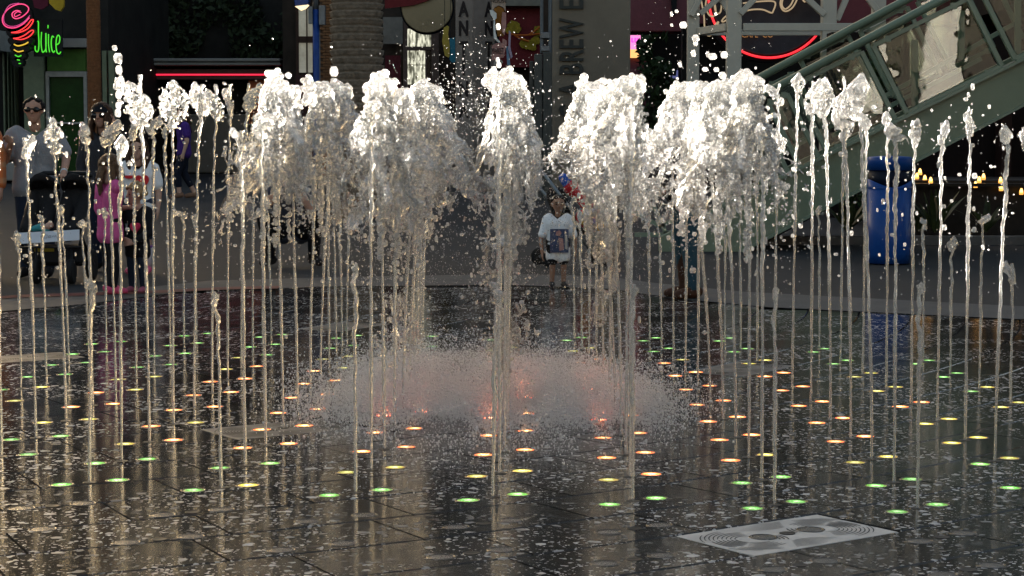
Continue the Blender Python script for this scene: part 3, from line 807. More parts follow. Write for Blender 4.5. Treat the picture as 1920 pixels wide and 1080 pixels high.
palm(669.5, 96, 30, "thick grey palm trunk with diamond leaf scars, left of the pillar signs", M_trunk1, 0.115, 8.5, cut=0.035)
palm(176.5, 25.5, 36, "slim reddish brown palm trunk in front of the green shop", M_trunk2, 0.05, 8.0, tilt=0.001, cut=0.008)

# ---- candy shop: lit doors, hanging goods and the plain round sign
cs = thing("candy_shop", "dark shop front with brightly lit glass doors below the round sign", "shop", 790, 47)
f = MB(); pbox(f, 716, 860, -150, None, 47.4, 5); part(f, "wall", M_darkbrown, cs)
M_shelf = bpy.data.materials.new("lit_shelves"); M_shelf.use_nodes = True
nt = M_shelf.node_tree; b_ = nt.nodes["Principled BSDF"]; tc = nt.nodes.new("ShaderNodeTexCoord"); mp = nt.nodes.new("ShaderNodeMapping")
mp.inputs["Scale"].default_value = (9, 1, 2.2); nt.links.new(tc.outputs["Object"], mp.inputs[0])
nz = nt.nodes.new("ShaderNodeTexNoise"); nz.inputs["Scale"].default_value = 2.2; nz.inputs["Detail"].default_value = 3; nt.links.new(mp.outputs[0], nz.inputs["Vector"])
cr = nt.nodes.new("ShaderNodeValToRGB"); e = cr.color_ramp.elements; e[0].position = 0.40; e[0].color = (0.05, 0.05, 0.03, 1); e[1].position = 0.62; e[1].color = (0.8, 0.78, 0.6, 1)
nt.links.new(nz.outputs["Fac"], cr.inputs[0]); nt.links.new(cr.outputs[0], b_.inputs["Emission Color"]); b_.inputs["Emission Strength"].default_value = 0.24
b_.inputs["Base Color"].default_value = (0.1, 0.1, 0.08, 1); b_.inputs["Roughness"].default_value = 0.2
for a, bb, c_, d_ in ((764, 808, 54, 87), (764, 797, 95, 121), (764, 797, 122.5, 158)):
    f = MB(); pbox(f, a, bb, c_, d_, 47.1, 0.05); part(f, "lit_pane", M_shelf, cs)
M_brownf = mat("door_brown", (0.085, 0.055, 0.045), 0.45)
f = MB(); pbox(f, 755, 763.5, 40, None, 47, 0.2); pbox(f, 808.5, 822, 50, None, 47, 0.2); pbox(f, 763.5, 808.5, 87.5, 94.5, 47, 0.18); pbox(f, 797.5, 801, 95, None, 47.02, 0.12); part(f, "door_frame", M_brownf, cs, bevel=0.01)
f = MB(); pbox(f, 764, 797, 159, None, 47.1, 0.05); pbox(f, 801, 808, 95, None, 47.1, 0.05); part(f, "dark_pane", M_glassdark, cs)
f = MB(); pbox(f, 718, 755, 32, 82, 46.95, 0.2); part(f, "white_panel", mat("dull_white", (0.16, 0.14, 0.12), 0.6), cs)
f = MB(); pbox(f, 722, 752, 104, 200, 47.0, 0.2); part(f, "maroon_panel", mat("panel_maroon", (0.07, 0.008, 0.012), 0.5), cs)
rs = thing("round_sign", "large plain tan round sign with a thick black rim, seen from below", "sign", 800, 44)
f = MB()
c0 = P(801, 14, 44); R = 50.5 * 44 / FPX
f.lathe([(R, -0.07), (R, 0.07)], c0, 40, 'y'); part(f, "rim", M_black, rs)
f = MB(); f.lathe([(R * 0.94, -0.078), (R * 0.90, -0.084), (0.001, -0.086)], c0, 40, 'y'); part(f, "face", mat("sign_tan", (0.27, 0.20, 0.115), 0.55, vary=0.06), rs)
f = MB(); f.prism([P(720, -30, 43.85), P(838, -30, 43.85), P(806, 0, 43.85), P(775, 10, 43.85), P(722, 16, 43.85)], (0, 0.05, 0)); part(f, "red_band", mat("sign_red", (0.12, 0.012, 0.014), 0.5), rs)
for cat_, nm, lab, pts, m in (("banner", "hanging_banner", "narrow yellow cut-out banner hanging right of the round sign", [(832, 52), (838, 48), (842, 50), (840, 64), (843, 82), (845, 102), (841, 108), (834, 104), (829, 78)], mat("banner_yellow", (0.40, 0.28, 0.05), 0.5)),
                              ("banner", "hanging_banner", "teal blue banner hanging between yellow banner and stone pillar", [(843, 72), (853, 70), (854, 116), (848, 118), (843, 112)], mat("banner_teal", (0.03, 0.16, 0.22), 0.5))):
    f = MB(); ps = [P(x, y, 43) for x, y in pts]; f.prism([p - Vector((ps[0].x, 43, ps[0].z)) for p in ps], (0, 0.06, 0))
    o = f.build(nm, m, None, (ps[0].x, 43, ps[0].z)); tag(o, lab, cat_)
    r_ = MB(); r_.bar((0.02, 0.03, 0), (0.02, 0.03, 1.2), 0.012, 0.012); r_.build("cord", M_black, o)

# ---- pillar lettered CANTINA
cp = thing("stone_pillar", "square stone pillar with dark letters CANTINA running down its faces", "pillar", 886, 40)
M_stone = mat("pillar_stone", (0.215, 0.175, 0.150), 0.8, vary=0.2, scale=5, bump=0.15, bscale=50)
M_letter = mat("letter_dark", (0.022, 0.016, 0.016), 0.5)
wL = 33 * 40 / FPX / math.cos(math.radians(28)); 
ang = math.radians(28)
e0 = P(886, 100, 40); ux = Vector((-math.cos(ang), math.sin(ang), 0)); uy = Vector((math.cos(math.radians(30)), math.sin(math.radians(30)), 0))
wR = 0.60
for z0, z1 in ((zg(40) - 0.05, 4.8),):
    f = MB(); b0 = Vector((e0.x, 40, z0)); f.prism([b0, b0 + uy * wR, b0 + uy * wR + ux * wL, b0 + ux * wL], (0, 0, z1 - z0)); part(f, "shaft", M_stone, cp, bevel=0.012)
for i, chh in enumerate("CANTINA"):
    py = [-22, 18, 54, 93, 128, 168, 208][i]; zc = P(870, py, 40).z
    cL = Vector((e0.x, 40, zc)) + ux * (wL * 0.5); nL = Vector((-math.sin(ang), -math.cos(ang), 0))
    text_mesh("letter", chh, 0.42, M_letter, cp, cL + nL * 0.008, rot=(PI / 2, 0, -ang), extrude=0.01, sx=0.72, font_off=0.012)
    cR = Vector((e0.x, 40, zc)) + uy * (wR * 0.62); nR = Vector((math.sin(math.radians(30)), -math.cos(math.radians(30)), 0))
    text_mesh("letter", chh, 0.42, M_letter, cp, cR + nR * 0.008, rot=(PI / 2, 0, math.radians(30)), extrude=0.01, sx=0.6, font_off=0.012)

# ---- carved market sign hanging over the central jet
ms = thing("market_sign", "tall cut-out sign of wooden boards, bottle and spoon above the central jet", "sign", 934, 38.5)
Y = 38.5; qq = lambda pts, d=0.0: [P(x, y, Y - d) for x, y in pts]
M_wood = mat("sign_cream", (0.40, 0.29, 0.22), 0.55, vary=0.2); M_amber = mat("sign_amber", (0.26, 0.10, 0.012), 0.4)
M_pinkw = mat("sign_pink", (0.40, 0.20, 0.17), 0.55); M_spoon = mat("sign_white", (0.75, 0.72, 0.66), 0.45)
f = MB(); f.prism(qq([(922, -20), (948, -20), (948, 22), (944, 14), (935, 10), (927, 14), (922, 22)]), (0, 0.12, 0)); part(f, "top_board", M_wood, ms)
text_mesh("lettering", "HOUSE", 0.10, M_letter, ms, P(935, 2, Y - 0.012), extrude=0.006)
f = MB(); f.prism(qq([(926, 16), (935, 11), (945, 17), (946, 40), (944, 68), (933, 68), (930, 50)], -0.02), (0, 0.1, 0)); part(f, "bottle", M_amber, ms)
f = MB(); f.prism(qq([(918, 19), (924, 19), (931, 25), (931, 34), (928, 37), (929, 60), (932, 72), (938, 79), (935, 80), (926, 72), (925, 50), (926, 36), (920, 28)], 0.06), (0, 0.05, 0)); part(f, "spoon", M_spoon, ms)
f = MB(); f.prism(qq([(942, 22), (949, 24), (949, 50), (946, 66), (941, 60), (940, 40)], 0.05), (0, 0.05, 0)); part(f, "roll", M_pinkw, ms)
f = MB(); f.prism(qq([(922, 86), (930, 81), (942, 80), (942, 72), (950, 76), (950, 84), (944, 108), (934, 109), (922, 114)], 0.04), (0, 0.1, 0)); part(f, "lower_board", M_pinkw, ms)
text_mesh("lettering", "MARKET", 0.17, M_letter, ms, P(933, 96, Y - 0.045), extrude=0.006, sx=0.36)
f = MB(); f.prism(qq([(925, 110), (936, 108), (943, 116), (938, 124), (926, 122)], 0.0), (0, 0.12, 0)); part(f, "jar", mat("jar_grey", (0.32, 0.27, 0.23), 0.3), ms)
f = MB(); f.prism(qq([(954, 57), (958, 60), (957, 88), (961, 106), (958, 110), (953, 92)], 0.02), (0, 0.05, 0)); part(f, "ribbon", mat("ribbon_lilac", (0.38, 0.29, 0.36), 0.5), ms)
f = MB(); f.prism(qq([(949, 88), (953, 86), (956, 112), (957, 122), (951, 122)], 0.0), (0, 0.05, 0)); part(f, "blue_strip", mat("strip_blue", (0.15, 0.24, 0.34), 0.5), ms)
f = MB(); f.tube([P(931, -20, Y + 0.12), Vector((P(931, 0, Y).x, Y + 0.12, zg(Y)))], 0.05, 10); part(f, "pole", M_black, ms)

# ---- maroon shop front with flower painting
rw = thing("maroon_shop", "dark maroon shop wall with a yellow blossom cut-out, right of the market sign", "shop", 980, 44)
M_maroon = mat("maroon_wall", (0.13, 0.016, 0.018), 0.6, vary=0.2)
f = MB(); pbox(f, 915, 1040, 13, 126, 44, 0.5); part(f, "board", M_maroon, rw)
f = MB(); pbox(f, 915, 1040, -120, 12.5, 44, 0.5, 0.3); part(f, "upper_wall", mat("upper_tan", (0.17, 0.15, 0.12), 0.7), rw)
f = MB(); pbox(f, 900, 1060, 126, None, 44.4, 3); part(f, "lower_front", M_darkbrown, rw)
M_blos = mat("blossom_yellow", (0.24, 0.17, 0.015), 0.6, vary=0.35, scale=12); M_branch = mat("branch_orange", (0.42, 0.10, 0.015), 0.5)
f = MB()
rb = random.Random(5)
for cx, cy, s in ((962, 50, 12), (970, 55, 8), (955, 57, 8), (985, 82, 11), (995, 84, 10), (1005, 76, 9), (1008, 55, 8), (1000, 90, 6), (1012, 62, 8)):
    f.prism([P(cx + s * (1 + 0.2 * rb.uniform(-1, 1)) * math.cos(t), cy + s * 0.85 * (1 + 0.25 * rb.uniform(-1, 1)) * math.sin(t), 43.93 - rb.uniform(0, 0.02)) for t in np.linspace(0, 2 * PI, 14, endpoint=False)], (0, 0.03, 0))
part(f, "blossoms", M_blos, rw)
for pts in ([(950, 62), (965, 65), (985, 66), (1014, 63)], [(962, 64), (975, 72), (992, 78)], [(990, 66), (1003, 58), (1012, 50)]):
    tubeline("branch", pts, 43.88, 0.018, M_branch, rw)

# ---- grey post and cabinet, brewery column
gp = thing("grey_post", "grey steel post with clamps standing on a dark metal cabinet", "post", 1022, 36)
f = MB(); pbox(f, 1013, 1034, -120, 100, 36, 0.2); part(f, "post", mat("post_grey", (0.115, 0.125, 0.135), 0.45, 0.3), gp, bevel=0.012)
f = MB(); pbox(f, 1019, 1028, -120, 96, 35.97, 0.05); part(f, "channel", M_darkbrown, gp)
f = MB(); pbox(f, 1014, 1031, 60, 72, 35.94, 0.1); pbox(f, 1014, 1031, 86, 96, 35.94, 0.1); part(f, "clamps", M_greymetal, gp, bevel=0.01)
f = MB(); pbox(f, 1018, 1035, 98, None, 35.9, 0.5); pbox(f, 1002, 1017, 101, None, 35.9, 0.5); pbox(f, 993, 1001, 114, None, 36.1, 0.4); part(f, "cabinet", mat("cabinet_grey", (0.07, 0.068, 0.06), 0.45), gp, bevel=0.015)
br = thing("brewery_column", "wide tan column with large letters GA BREWERY running up its side", "column", 1109, 38)
M_col = mat("column_tan", (0.200, 0.160, 0.118), 0.75, vary=0.16, scale=1.3, bump=0.1, bscale=60)
f = MB(); pbox(f, 1036, 1183, -150, None, 38, 1.5); part(f, "shaft", M_col, br, bevel=0.02)
f = MB(); pbox(f, 1026, 1035.8, -150, None, 38.15, 1.2); part(f, "side_strip", mat("strip_grey", (0.07, 0.075, 0.078), 0.5), br)
M_let2 = mat("letter_greygreen", (0.050, 0.048, 0.042), 0.5)
lw = {}
for chh, py in (("Y", -78), ("R", -38), ("E", 9), ("W", 53), ("E", 83), ("R", 105), ("B", 130), ("A", 167), ("G", 208)):
    text_mesh("letter", chh, 0.64, M_let2, br, P(1074, py, 38) + Vector((0, -0.02, 0)), rot=(PI / 2, -PI / 2, 0), extrude=0.03, sx=(0.62 if chh != "W" else 0.55), font_off=0.012)

# ---- maroon awning and planting right of the column
aw = thing("maroon_awning", "maroon awning wall above the dark planting, right of the brewery column", "awning", 1250, 45)
f = MB(); pbox(f, 1150, 1345, -120, 59, 45, 1.0); part(f, "fascia", mat("awning_maroon", (0.16, 0.055, 0.060), 0.7, vary=0.12), aw, bevel=0.02)
f = MB(); f.prism([P(1256, -20, 44.9), P(1271, -20, 44.9), P(1268, 20, 44.9), P(1264, 30, 44.9), P(1260, 20, 44.9)], (0, 0.06, 0)); part(f, "bracket", M_black, aw)
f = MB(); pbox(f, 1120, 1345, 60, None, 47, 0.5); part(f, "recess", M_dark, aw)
pk = thing("pink_sign", "small glowing pink sign panel beside the brewery column", "sign", 1191, 44)
f = MB(); pbox(f, 1180, 1201, 66, 92, 44, 0.15); part(f, "panel", mat("pink_lit", (0.4, 0.1, 0.25), 0.5, emit=(0.55, 0.16, 0.35), estr=0.45), pk)
f = MB(); pbox(f, 1180, 1203, 92.5, 108, 44, 0.15); part(f, "lower_panel", mat("peach_lit", (0.5, 0.22, 0.08), 0.5, emit=(0.75, 0.36, 0.12), estr=0.4), pk)
tubeline("neon_tube", [(1185, 71), (1185, 78), (1188, 78)], 43.9, 0.02, neon("neon_hotpink", (1, 0.08, 0.7), 2.0), pk); tubeline("neon_tube", [(1191, 71), (1191, 78), (1195, 78), (1195, 71)], 43.9, 0.02, neon("neon_hotpink", (1, 0.08, 0.7), 2.0), pk)
f = MB(); pbox(f, 1180, 1212, 109, None, 44.1, 0.3); part(f, "base", mat("pink_dull", (0.15, 0.045, 0.055), 0.6), pk)
bs = thing("blue_script_sign", "small blue script neon sign in the dark window", "neon sign", 1258, 46.6)
tubeline("script", [(1252, 137), (1247, 138), (1245, 144), (1246, 149), (1250, 148), (1253, 143), (1255, 146), (1257, 142), (1259, 146), (1261, 142), (1263, 146), (1265, 143), (1268, 145), (1270, 132), (1270, 145)], 46.6, 0.018, neon("neon_blue", (0.25, 0.28, 0.7), 0.5), bs)
tubeline("swash", [(1245, 151), (1252, 146), (1262, 146), (1271, 143)], 46.58, 0.018, neon("neon_blue", (0.25, 0.28, 0.7), 0.5), bs)
f = MB(); pbox(f, 1240, 1275, 128, 154, 46.7, 0.05); part(f, "backing", M_black, bs)
M_bush = mat("bush_leaf", (0.030, 0.052, 0.018), 0.55, vary=0.6, scale=4)
def bush(label, px0, px1, py0, Y, n, size, seed, dep=0.8, m=None, base=None):
    t = thing("shrub", label, "shrub", (px0 + px1) / 2, Y, None)
    x0, x1, z0, z1 = pxr(px0, px1, py0, None, Y); z0 = zg(Y) if base is None else base
    V, F = leaf_cloud(n, x0, x1, Y, Y + dep, z0 + 0.05, z1, size, seed, 0.42, 2.2)
    o = link("foliage", npmesh("foliage", V, F), t, m or M_bush); o.matrix_parent_inverse = Matrix.Translation(-Vector(t.location))
    s = MB()
    for i in range(5):
        a = Vector((random.uniform(x0 * 0.6 + x1 * 0.4, x0 * 0.4 + x1 * 0.6), Y + dep / 2, z0)); s.tube([a, Vector((random.uniform(x0, x1), Y + random.uniform(0, dep), z0 * 0.3 + z1 * 0.7))], 0.02, 5)
    part(s, "stem", M_darkbrown, t)
    return t
bush("tall dark shrub in front of the dark window under the awning", 1200, 1262, 62, 42, 1600, 0.11, 21)
# ---- lattice tower
lt = thing("lattice_tower", "cream steel lattice tower of square posts and diagonal braces", "tower", 1460, 31)
M_cream = mat("cream_steel", (0.48, 0.43, 0.35), 0.5, vary=0.08)
Yf, Yb = 31.0, 32.4
def post(px, pxw, Y, nm="post"):
    f = MB(); pbox(f, px - pxw / 2, px + pxw / 2, -150, None, Y, pxw * Y / FPX); part(f, nm, M_cream, lt, bevel=0.01)
post(1379, 27, Yf); post(1558, 27, Yf); post(1302, 22, Yb); post(1652, 24, Yb)
def beam(a, b_, Ya, Yb2, w=0.12):
    f = MB(); f.bar(P(*a, Ya), P(*b_, Yb2), w, w); part(f, "beam", M_cream, lt, bevel=0.006)
def brace(a, b_, Ya, Yb2, w=0.09):
    f = MB(); f.bar(P(*a, Ya), P(*b_, Yb2), w, w); part(f, "brace", M_cream, lt, bevel=0.006)
beam((1393, 51), (1650, 51), Yf + .05, Yf + .05); beam((1313, 59), (1366, 51), Yb, Yf + 0.1); beam((1313, 61), (1640, 61), Yb + .1, Yb + .1, 0.1); beam((1570, 56), (1645, 62), Yf + .1, Yb, 0.1)
brace((1296, 30), (1318, -15), Yb - .05, Yb - .05); brace((1313, 26), (1350, -6), Yb, Yb); brace((1345, -14), (1366, 22), Yb + .1, Yb + .1); brace((1388, 26), (1420, -8), Yf, Yf); brace((1510, -6), (1546, 28), Yf, Yf); brace((1569, 38), (1590, -10), Yf + .1, Yf + .1); brace((1615, -20), (1645, 20), Yb, Yb)
# ---- round neon sign
rn = thing("round_neon_sign", "big dark round sign edged by a red neon ring with cream neon script", "neon sign", 1442, 36)
cc = P(1442, -6, 36); R = 122 * 36 / FPX
f = MB(); f.lathe([(R, 0.0), (R, 0.25)], cc, 48, 'y'); part(f, "disc", mat("sign_black", (0.022, 0.018, 0.020), 0.5), rn)
f = MB(); f.lathe([(R * 0.90, -0.03), (R * 0.87, -0.05), (R * 0.855, -0.03), (R * 0.87, -0.005), (R * 0.90, -0.005)], cc, 48, 'y'); part(f, "inner_ring", mat("ring_grey", (0.05, 0.04, 0.04), 0.5), rn)
f = MB(); Rn = 113 * 36 / FPX
f.tube([cc + Vector((Rn * math.cos(t), -0.07, Rn * math.sin(t))) for t in np.linspace(-PI * 1.05, PI * 0.05, 50)], 0.022, 6); part(f, "neon_ring", neon("neon_ring_red", (1.0, 0.02, 0.03), 2.6), rn)
N_cream = neon("neon_cream", (0.95, 0.68, 0.38), 0.75)
for pts in ([(1315, 2), (1320, 30), (1321, 50), (1325, 65), (1333, 66), (1340, 55), (1347, 43), (1345, 42), (1337, 52)],
            [(1326, -6), (1323, 10), (1328, 26), (1336, 31), (1342, 24), (1340, 5), (1337, -8)], [(1345, -8), (1340, 12), (1344, 25), (1351, 22), (1353, 5), (1352, -8)],
            [(1353, 40), (1357, 34), (1370, 24), (1372, 29), (1358, 40), (1353, 40)],
            [(1393, 6), (1420, 3), (1447, 2), (1454, 7), (1450, 20), (1446, 24), (1430, 18), (1410, 18), (1393, 22)],
            [(1467, -10), (1463, 6), (1467, 18), (1475, 21), (1486, 14), (1494, 0), (1497, -10)], [(1470, -10), (1466, 8), (1472, 17), (1482, 10), (1490, -4), (1500, -6), (1508, 3), (1510, 2)]):
    tubeline("script", pts, 35.9, 0.014, N_cream, rn, 4)
text_mesh("small_letters", "CAFE  CO  HOLLYWOOD".replace("HOLLYWOOD", "").strip(), 0.13, neon("neon_amber", (0.9, 0.35, 0.06), 0.7), rn, P(1420, 66, 35.93), extrude=0.004)
mu = thing("upper_maroon_wall", "maroon upper wall behind the lattice tower and escalator", "wall", 1720, 40)
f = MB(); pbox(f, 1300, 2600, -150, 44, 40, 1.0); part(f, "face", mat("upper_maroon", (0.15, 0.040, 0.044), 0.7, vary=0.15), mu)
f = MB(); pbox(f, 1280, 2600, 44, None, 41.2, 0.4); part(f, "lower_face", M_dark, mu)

# ================================================================== escalator with green steel balustrades
Y1, Y2 = 22.6, 24.3
es = thing("escalator", "green steel escalator with glass balustrades rising to the right", "escalator", 1400, Y1)
M_grn = mat("truss_green", (0.175, 0.205, 0.135), 0.5, vary=0.10, scale=2, coat=0.15)
M_rail = mat("rail_green", (0.160, 0.205, 0.145), 0.35, vary=0.10, scale=3, coat=0.3)
S = 0.5
def E1(x, y, d=0.0): return P(x, y, Y1 + d)
def sheet(pts, Y, th, nm, m, bev=0.0):
    f = MB(); f.prism([P(x, y, Y) for x, y in pts], (0, th, 0)); return part(f, nm, m, es, bevel=bev)
# front stringer (top edge y = 110 + (1920-x)*0.489 ; bottom edge y = 197 + (1920-x)*0.51)
top = lambda x: 110 + (1920 - x) * 0.489
botm = lambda x: 197 + (1920 - x) * 0.52
Xr = 2250
sheet([(1236, 445), (1318, top(1318)), (Xr, top(Xr)), (Xr, botm(Xr)), (1381, 477.5), (1236, 477.5)], Y1, 0.14, "stringer", M_grn, 0.008)
f = MB(); f.bar(P(1300, top(1300) - 1, Y1 + .05), P(Xr, top(Xr) - 1, Y1 + .05), 0.24, 0.035); part(f, "stringer_cap", M_rail, es)
f = MB(); f.bar(P(1385, botm(1385) - 2, Y1 + .05), P(Xr, botm(Xr) - 2, Y1 + .05), 0.20, 0.03); part(f, "stringer_lip", M_rail, es)
# far stringer and dark underside / steps
sheet([(1290, 440), (1350, top(1350) - 14), (Xr, top(Xr) - 14), (Xr, botm(Xr) - 25), (1410, 470), (1290, 470)], Y2, 0.12, "stringer", M_grn)
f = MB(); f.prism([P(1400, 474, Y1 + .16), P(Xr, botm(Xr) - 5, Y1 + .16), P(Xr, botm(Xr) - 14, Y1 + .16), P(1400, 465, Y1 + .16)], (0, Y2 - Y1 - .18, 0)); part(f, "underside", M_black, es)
nst = 26
for i in range(nst):
    x = 1345 + i * 30; y = top(x) + 26
    f = MB(); a = P(x, y, Y1 + 0.2)
    f.box(a.x, a.x + 0.36, Y1 + 0.2, Y2 - 0.05, a.z - 0.16, a.z); part(f, "step", M_greymetal, es)
# handrail tubes: front pair and rear pair
def rail(y1440, slope, Y, x0, x1, r, nm):
    f = MB(); f.tube([P(x0, y1440 - (x0 - 1440) * slope, Y), P(x1, y1440 - (x1 - 1440) * slope, Y)], r, 14); part(f, nm, M_rail, es)
rail(172, 0.530, Y1 - 0.05, 1340, Xr, 0.050, "handrail")
rail(137, 0.530, Y2 - 0.1, 1330, Xr, 0.050, "handrail")
# slanting frames: each panel between two leaning bars, a top and a bottom rail, glass or mesh within
M_pane = bpy.data.materials.new("balustrade_glass"); M_pane.use_nodes = True
nt = M_pane.node_tree; nt.nodes.remove(nt.nodes["Principled BSDF"])
tr = nt.nodes.new("ShaderNodeBsdfTransparent"); tr.inputs[0].default_value = (0.72, 0.76, 0.70, 1)
gl = nt.nodes.new("ShaderNodeBsdfGlossy"); gl.inputs["Roughness"].default_value = 0.01
lwt = nt.nodes.new("ShaderNodeLayerWeight"); lwt.inputs[0].default_value = 0.5
fr = nt.nodes.new("ShaderNodeMapRange"); fr.inputs[3].default_value = 0.05; fr.inputs[4].default_value = 0.6
pw_ = nt.nodes.new("ShaderNodeMath"); pw_.operation = 'POWER'; pw_.inputs[1].default_value = 4.0
nt.links.new(lwt.outputs["Facing"], pw_.inputs[0]); nt.links.new(pw_.outputs[0], fr.inputs[0])
gn = nt.nodes.new("ShaderNodeTexNoise"); gn.inputs["Scale"].default_value = 2.2; gb = nt.nodes.new("ShaderNodeBump"); gb.inputs["Strength"].default_value = 0.05; gb.inputs["Distance"].default_value = 0.05
tcg = nt.nodes.new("ShaderNodeTexCoord"); nt.links.new(tcg.outputs["Object"], gn.inputs["Vector"]); nt.links.new(gn.outputs["Fac"], gb.inputs["Height"]); nt.links.new(gb.outputs[0], gl.inputs["Normal"])
mxs = nt.nodes.new("ShaderNodeMixShader"); nt.links.new(fr.outputs[0], mxs.inputs[0]); nt.links.new(tr.outputs[0], mxs.inputs[1]); nt.links.new(gl.outputs[0], mxs.inputs[2])
nt.links.new(mxs.outputs[0], nt.nodes["Material Output"].inputs[0])
M_mesh = mat("wire_mesh", (0.11, 0.13, 0.10), 0.5, 0.3)
def panel(xa, xb, Y, dy, kind, h=130.0, w=0.055):
    """xa, xb: pixel x of the upper corners"""
    yt = lambda x: 86 - (x - 1637) * 0.495 + dy
    lean = (63, 126) if h > 120 else (63 * h / 130, 126 * h / 130)
    A, B_ = (xa, yt(xa)), (xb, yt(xb)); C, D = (xb + lean[0], yt(xb) + lean[1]), (xa + lean[0], yt(xa) + lean[1])
    for a, b_ in ((A, D), (B_, C)):
        f = MB(); f.bar(P(*a, Y), P(*b_, Y), w, w, up=(0, 1, 0)); part(f, "frame_post", M_rail, es, bevel=0.004)
    for a, b_ in ((A, B_), (D, C)):
        f = MB(); f.bar(P(*a, Y), P(*b_, Y), w * 0.9, w * 0.9, up=(0, 1, 0)); part(f, "frame_rail", M_rail, es, bevel=0.004)
    for (p, q_), (r_, s_) in (((A, B_), (D, C)),):
        for t in (0.15, 0.85):      # clamps
            for e0, e1 in ((p, q_), (r_, s_)):
                m_ = P(e0[0] + (e1[0] - e0[0]) * t, e0[1] + (e1[1] - e0[1]) * t, Y); f = MB(); f.box(m_.x - .035, m_.x + .035, Y - .035, Y + .035, m_.z - .035, m_.z + .035); part(f, "clamp", M_rail, es)
    ins = lambda a, b_: (a[0] + (b_[0] - a[0]) * 0.04, a[1] + (b_[1] - a[1]) * 0.04)
    q4 = [ins(A, C), ins(B_, D), ins(C, A), ins(D, B_)]
    if kind == "glass":
        f = MB(); f.prism([P(x, y, Y - 0.006) for x, y in q4], (0, 0.012, 0)); part(f, "glass_pane", M_pane, es)
    else:
        f = MB(); n = 22
        lerp = lambda a, b_, t: (a[0] + (b_[0] - a[0]) * t, a[1] + (b_[1] - a[1]) * t)
        for i in range(1, n):
            for e0, e1 in (((A, B_), (D, C)), ((A, D), (B_, C))):
                nn = n if e0 == (A, B_) else n - 6
                if i >= nn: continue
                f.bar(P(*lerp(*e0, i / nn), Y), P(*lerp(*e1, i / nn), Y), 0.006, 0.006, up=(0, 1, 0))
        tag(part(f, "wire_mesh", M_mesh, es), kind="stuff")
panel(1440, 1475, Y1, 10, "glass"); panel(1488, 1615, Y1, 0, "glass"); panel(1637, 1815, Y1, 0, "glass"); panel(1840, 2010, Y1, 0, "glass"); panel(2035, 2200, Y1, 0, "glass")
panel(1380, 1425, Y1, 28, "mesh", 110)
panel(1500, 1590, Y2, -42, "glass"); panel(1612, 1700, Y2, -42, "glass"); panel(1720, 1800, Y2, -42, "glass"); panel(1860, 1960, Y2, -20, "mesh", 120)
panel(1440, 1490, Y2, -22, "mesh", 110)
for a, b_ in (((1715, 75), (1715, 200)), ((1802, 20), (1802, 112)), ((1908, -20), (1908, 110))):
    f = MB(); f.bar(P(*a, Y2 - .25), P(*b_, Y2 - .25), 0.07, 0.07, up=(0, 1, 0)); part(f, "upright", M_rail, es)
f = MB(); f.bar(P(1450, 297, Y2 - .2), P(1910, 40, Y2 - .2), 0.05, 0.05); part(f, "cross_rail", M_rail, es)
f = MB(); f.bar(P(1560, 255, Y2 - .2), P(1840, 110, Y2 - .2), 0.05, 0.05); part(f, "cross_rail", M_rail, es)
# low landing gate at the foot
for a, b_ in (((1165, 385), (1240, 425)), ((1225, 385), (1250, 440)), ((1235, 425), (1300, 395)), ((1240, 440), (1300, 425)), ((1190, 440), (1240, 440))):
    f = MB(); f.bar(P(*a, Y1 + .3), P(*b_, Y1 + .3), 0.05, 0.05, up=(0, 1, 0)); part(f, "gate_bar", M_rail, es)
# what the escalator leads to: an upper storey on the right
up = tag(empty("upper_terrace", (12, 27, 3.6)), "dark raised terrace at the top of the escalator, right of view", "terrace")
f = MB(); f.box(8.6, 30, 26.2, 39, 3.6, 4.1); part(f, "deck", M_darkbrown, up)
f = MB(); f.box(9.5, 9.9, 26.6, 27.0, 0, 3.6); part(f, "column", M_darkbrown, up)
bush("green shrub behind the lower escalator glass panel", 1600, 1690, 90, 28, 900, 0.07, 31)

# ================================================================== planter wall, plants, candles, bin
pw = thing("planter_wall", "low black stone ledge carrying candles at the right edge", "ledge", 1820, 25.5)
M_ledge = mat("ledge_dark", (0.022, 0.020, 0.019), 0.35, vary=0.3)
f = MB(); pbox(f, 1690, 2300, 338, None, 25.5, 2.5); part(f, "wall", M_ledge, pw, bevel=0.01)
f = MB(); pbox(f, 1660, 2300, 344, 350, 25.2, 0.28); part(f, "ledge_board", M_ledge, pw)
kb = thing("planter_kerb", "low grey kerb of the planting bed behind the blue bin", "kerb", 1650, 23.75)
f = MB(); a = P(1395, 470, 23.75); b_ = P(2400, 470, 23.75); f.box(a.x, b_.x, 23.75, 23.95, 0.0, 0.16); part(f, "kerb_stone", mat("kerb_grey", (0.10, 0.095, 0.09), 0.7), kb, bevel=0.01)
bk = thing("dark_back_wall", "black wall in deep shade behind the candles", "wall", 1800, 30)
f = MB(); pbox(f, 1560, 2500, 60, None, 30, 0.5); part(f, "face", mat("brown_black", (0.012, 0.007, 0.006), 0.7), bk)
f = MB(); pbox(f, 1880, 1898, 200, None, 29.5, 0.4); part(f, "pier", mat("pier_brown", (0.03, 0.014, 0.011), 0.6), bk)
M_flame = mat("candle_glow", (0.6, 0.35, 0.12), 0.3, emit=(1.0, 0.50, 0.12), estr=1.1)
M_cup = mat("candle_cup", (0.25, 0.14, 0.05), 0.1, emit=(1.0, 0.42, 0.08), estr=0.35)
cand = [(1719, 330, "leftmost"), (1725, 322, "second"), (1734, 334, "third"), (1745, 338, "fourth"), (1829, 346, "fifth"), (1836, 337, "sixth"), (1844, 331, "seventh"), (1876, 338, "eighth"), (1877, 352, "ninth"), (1915, 359, "rightmost")]
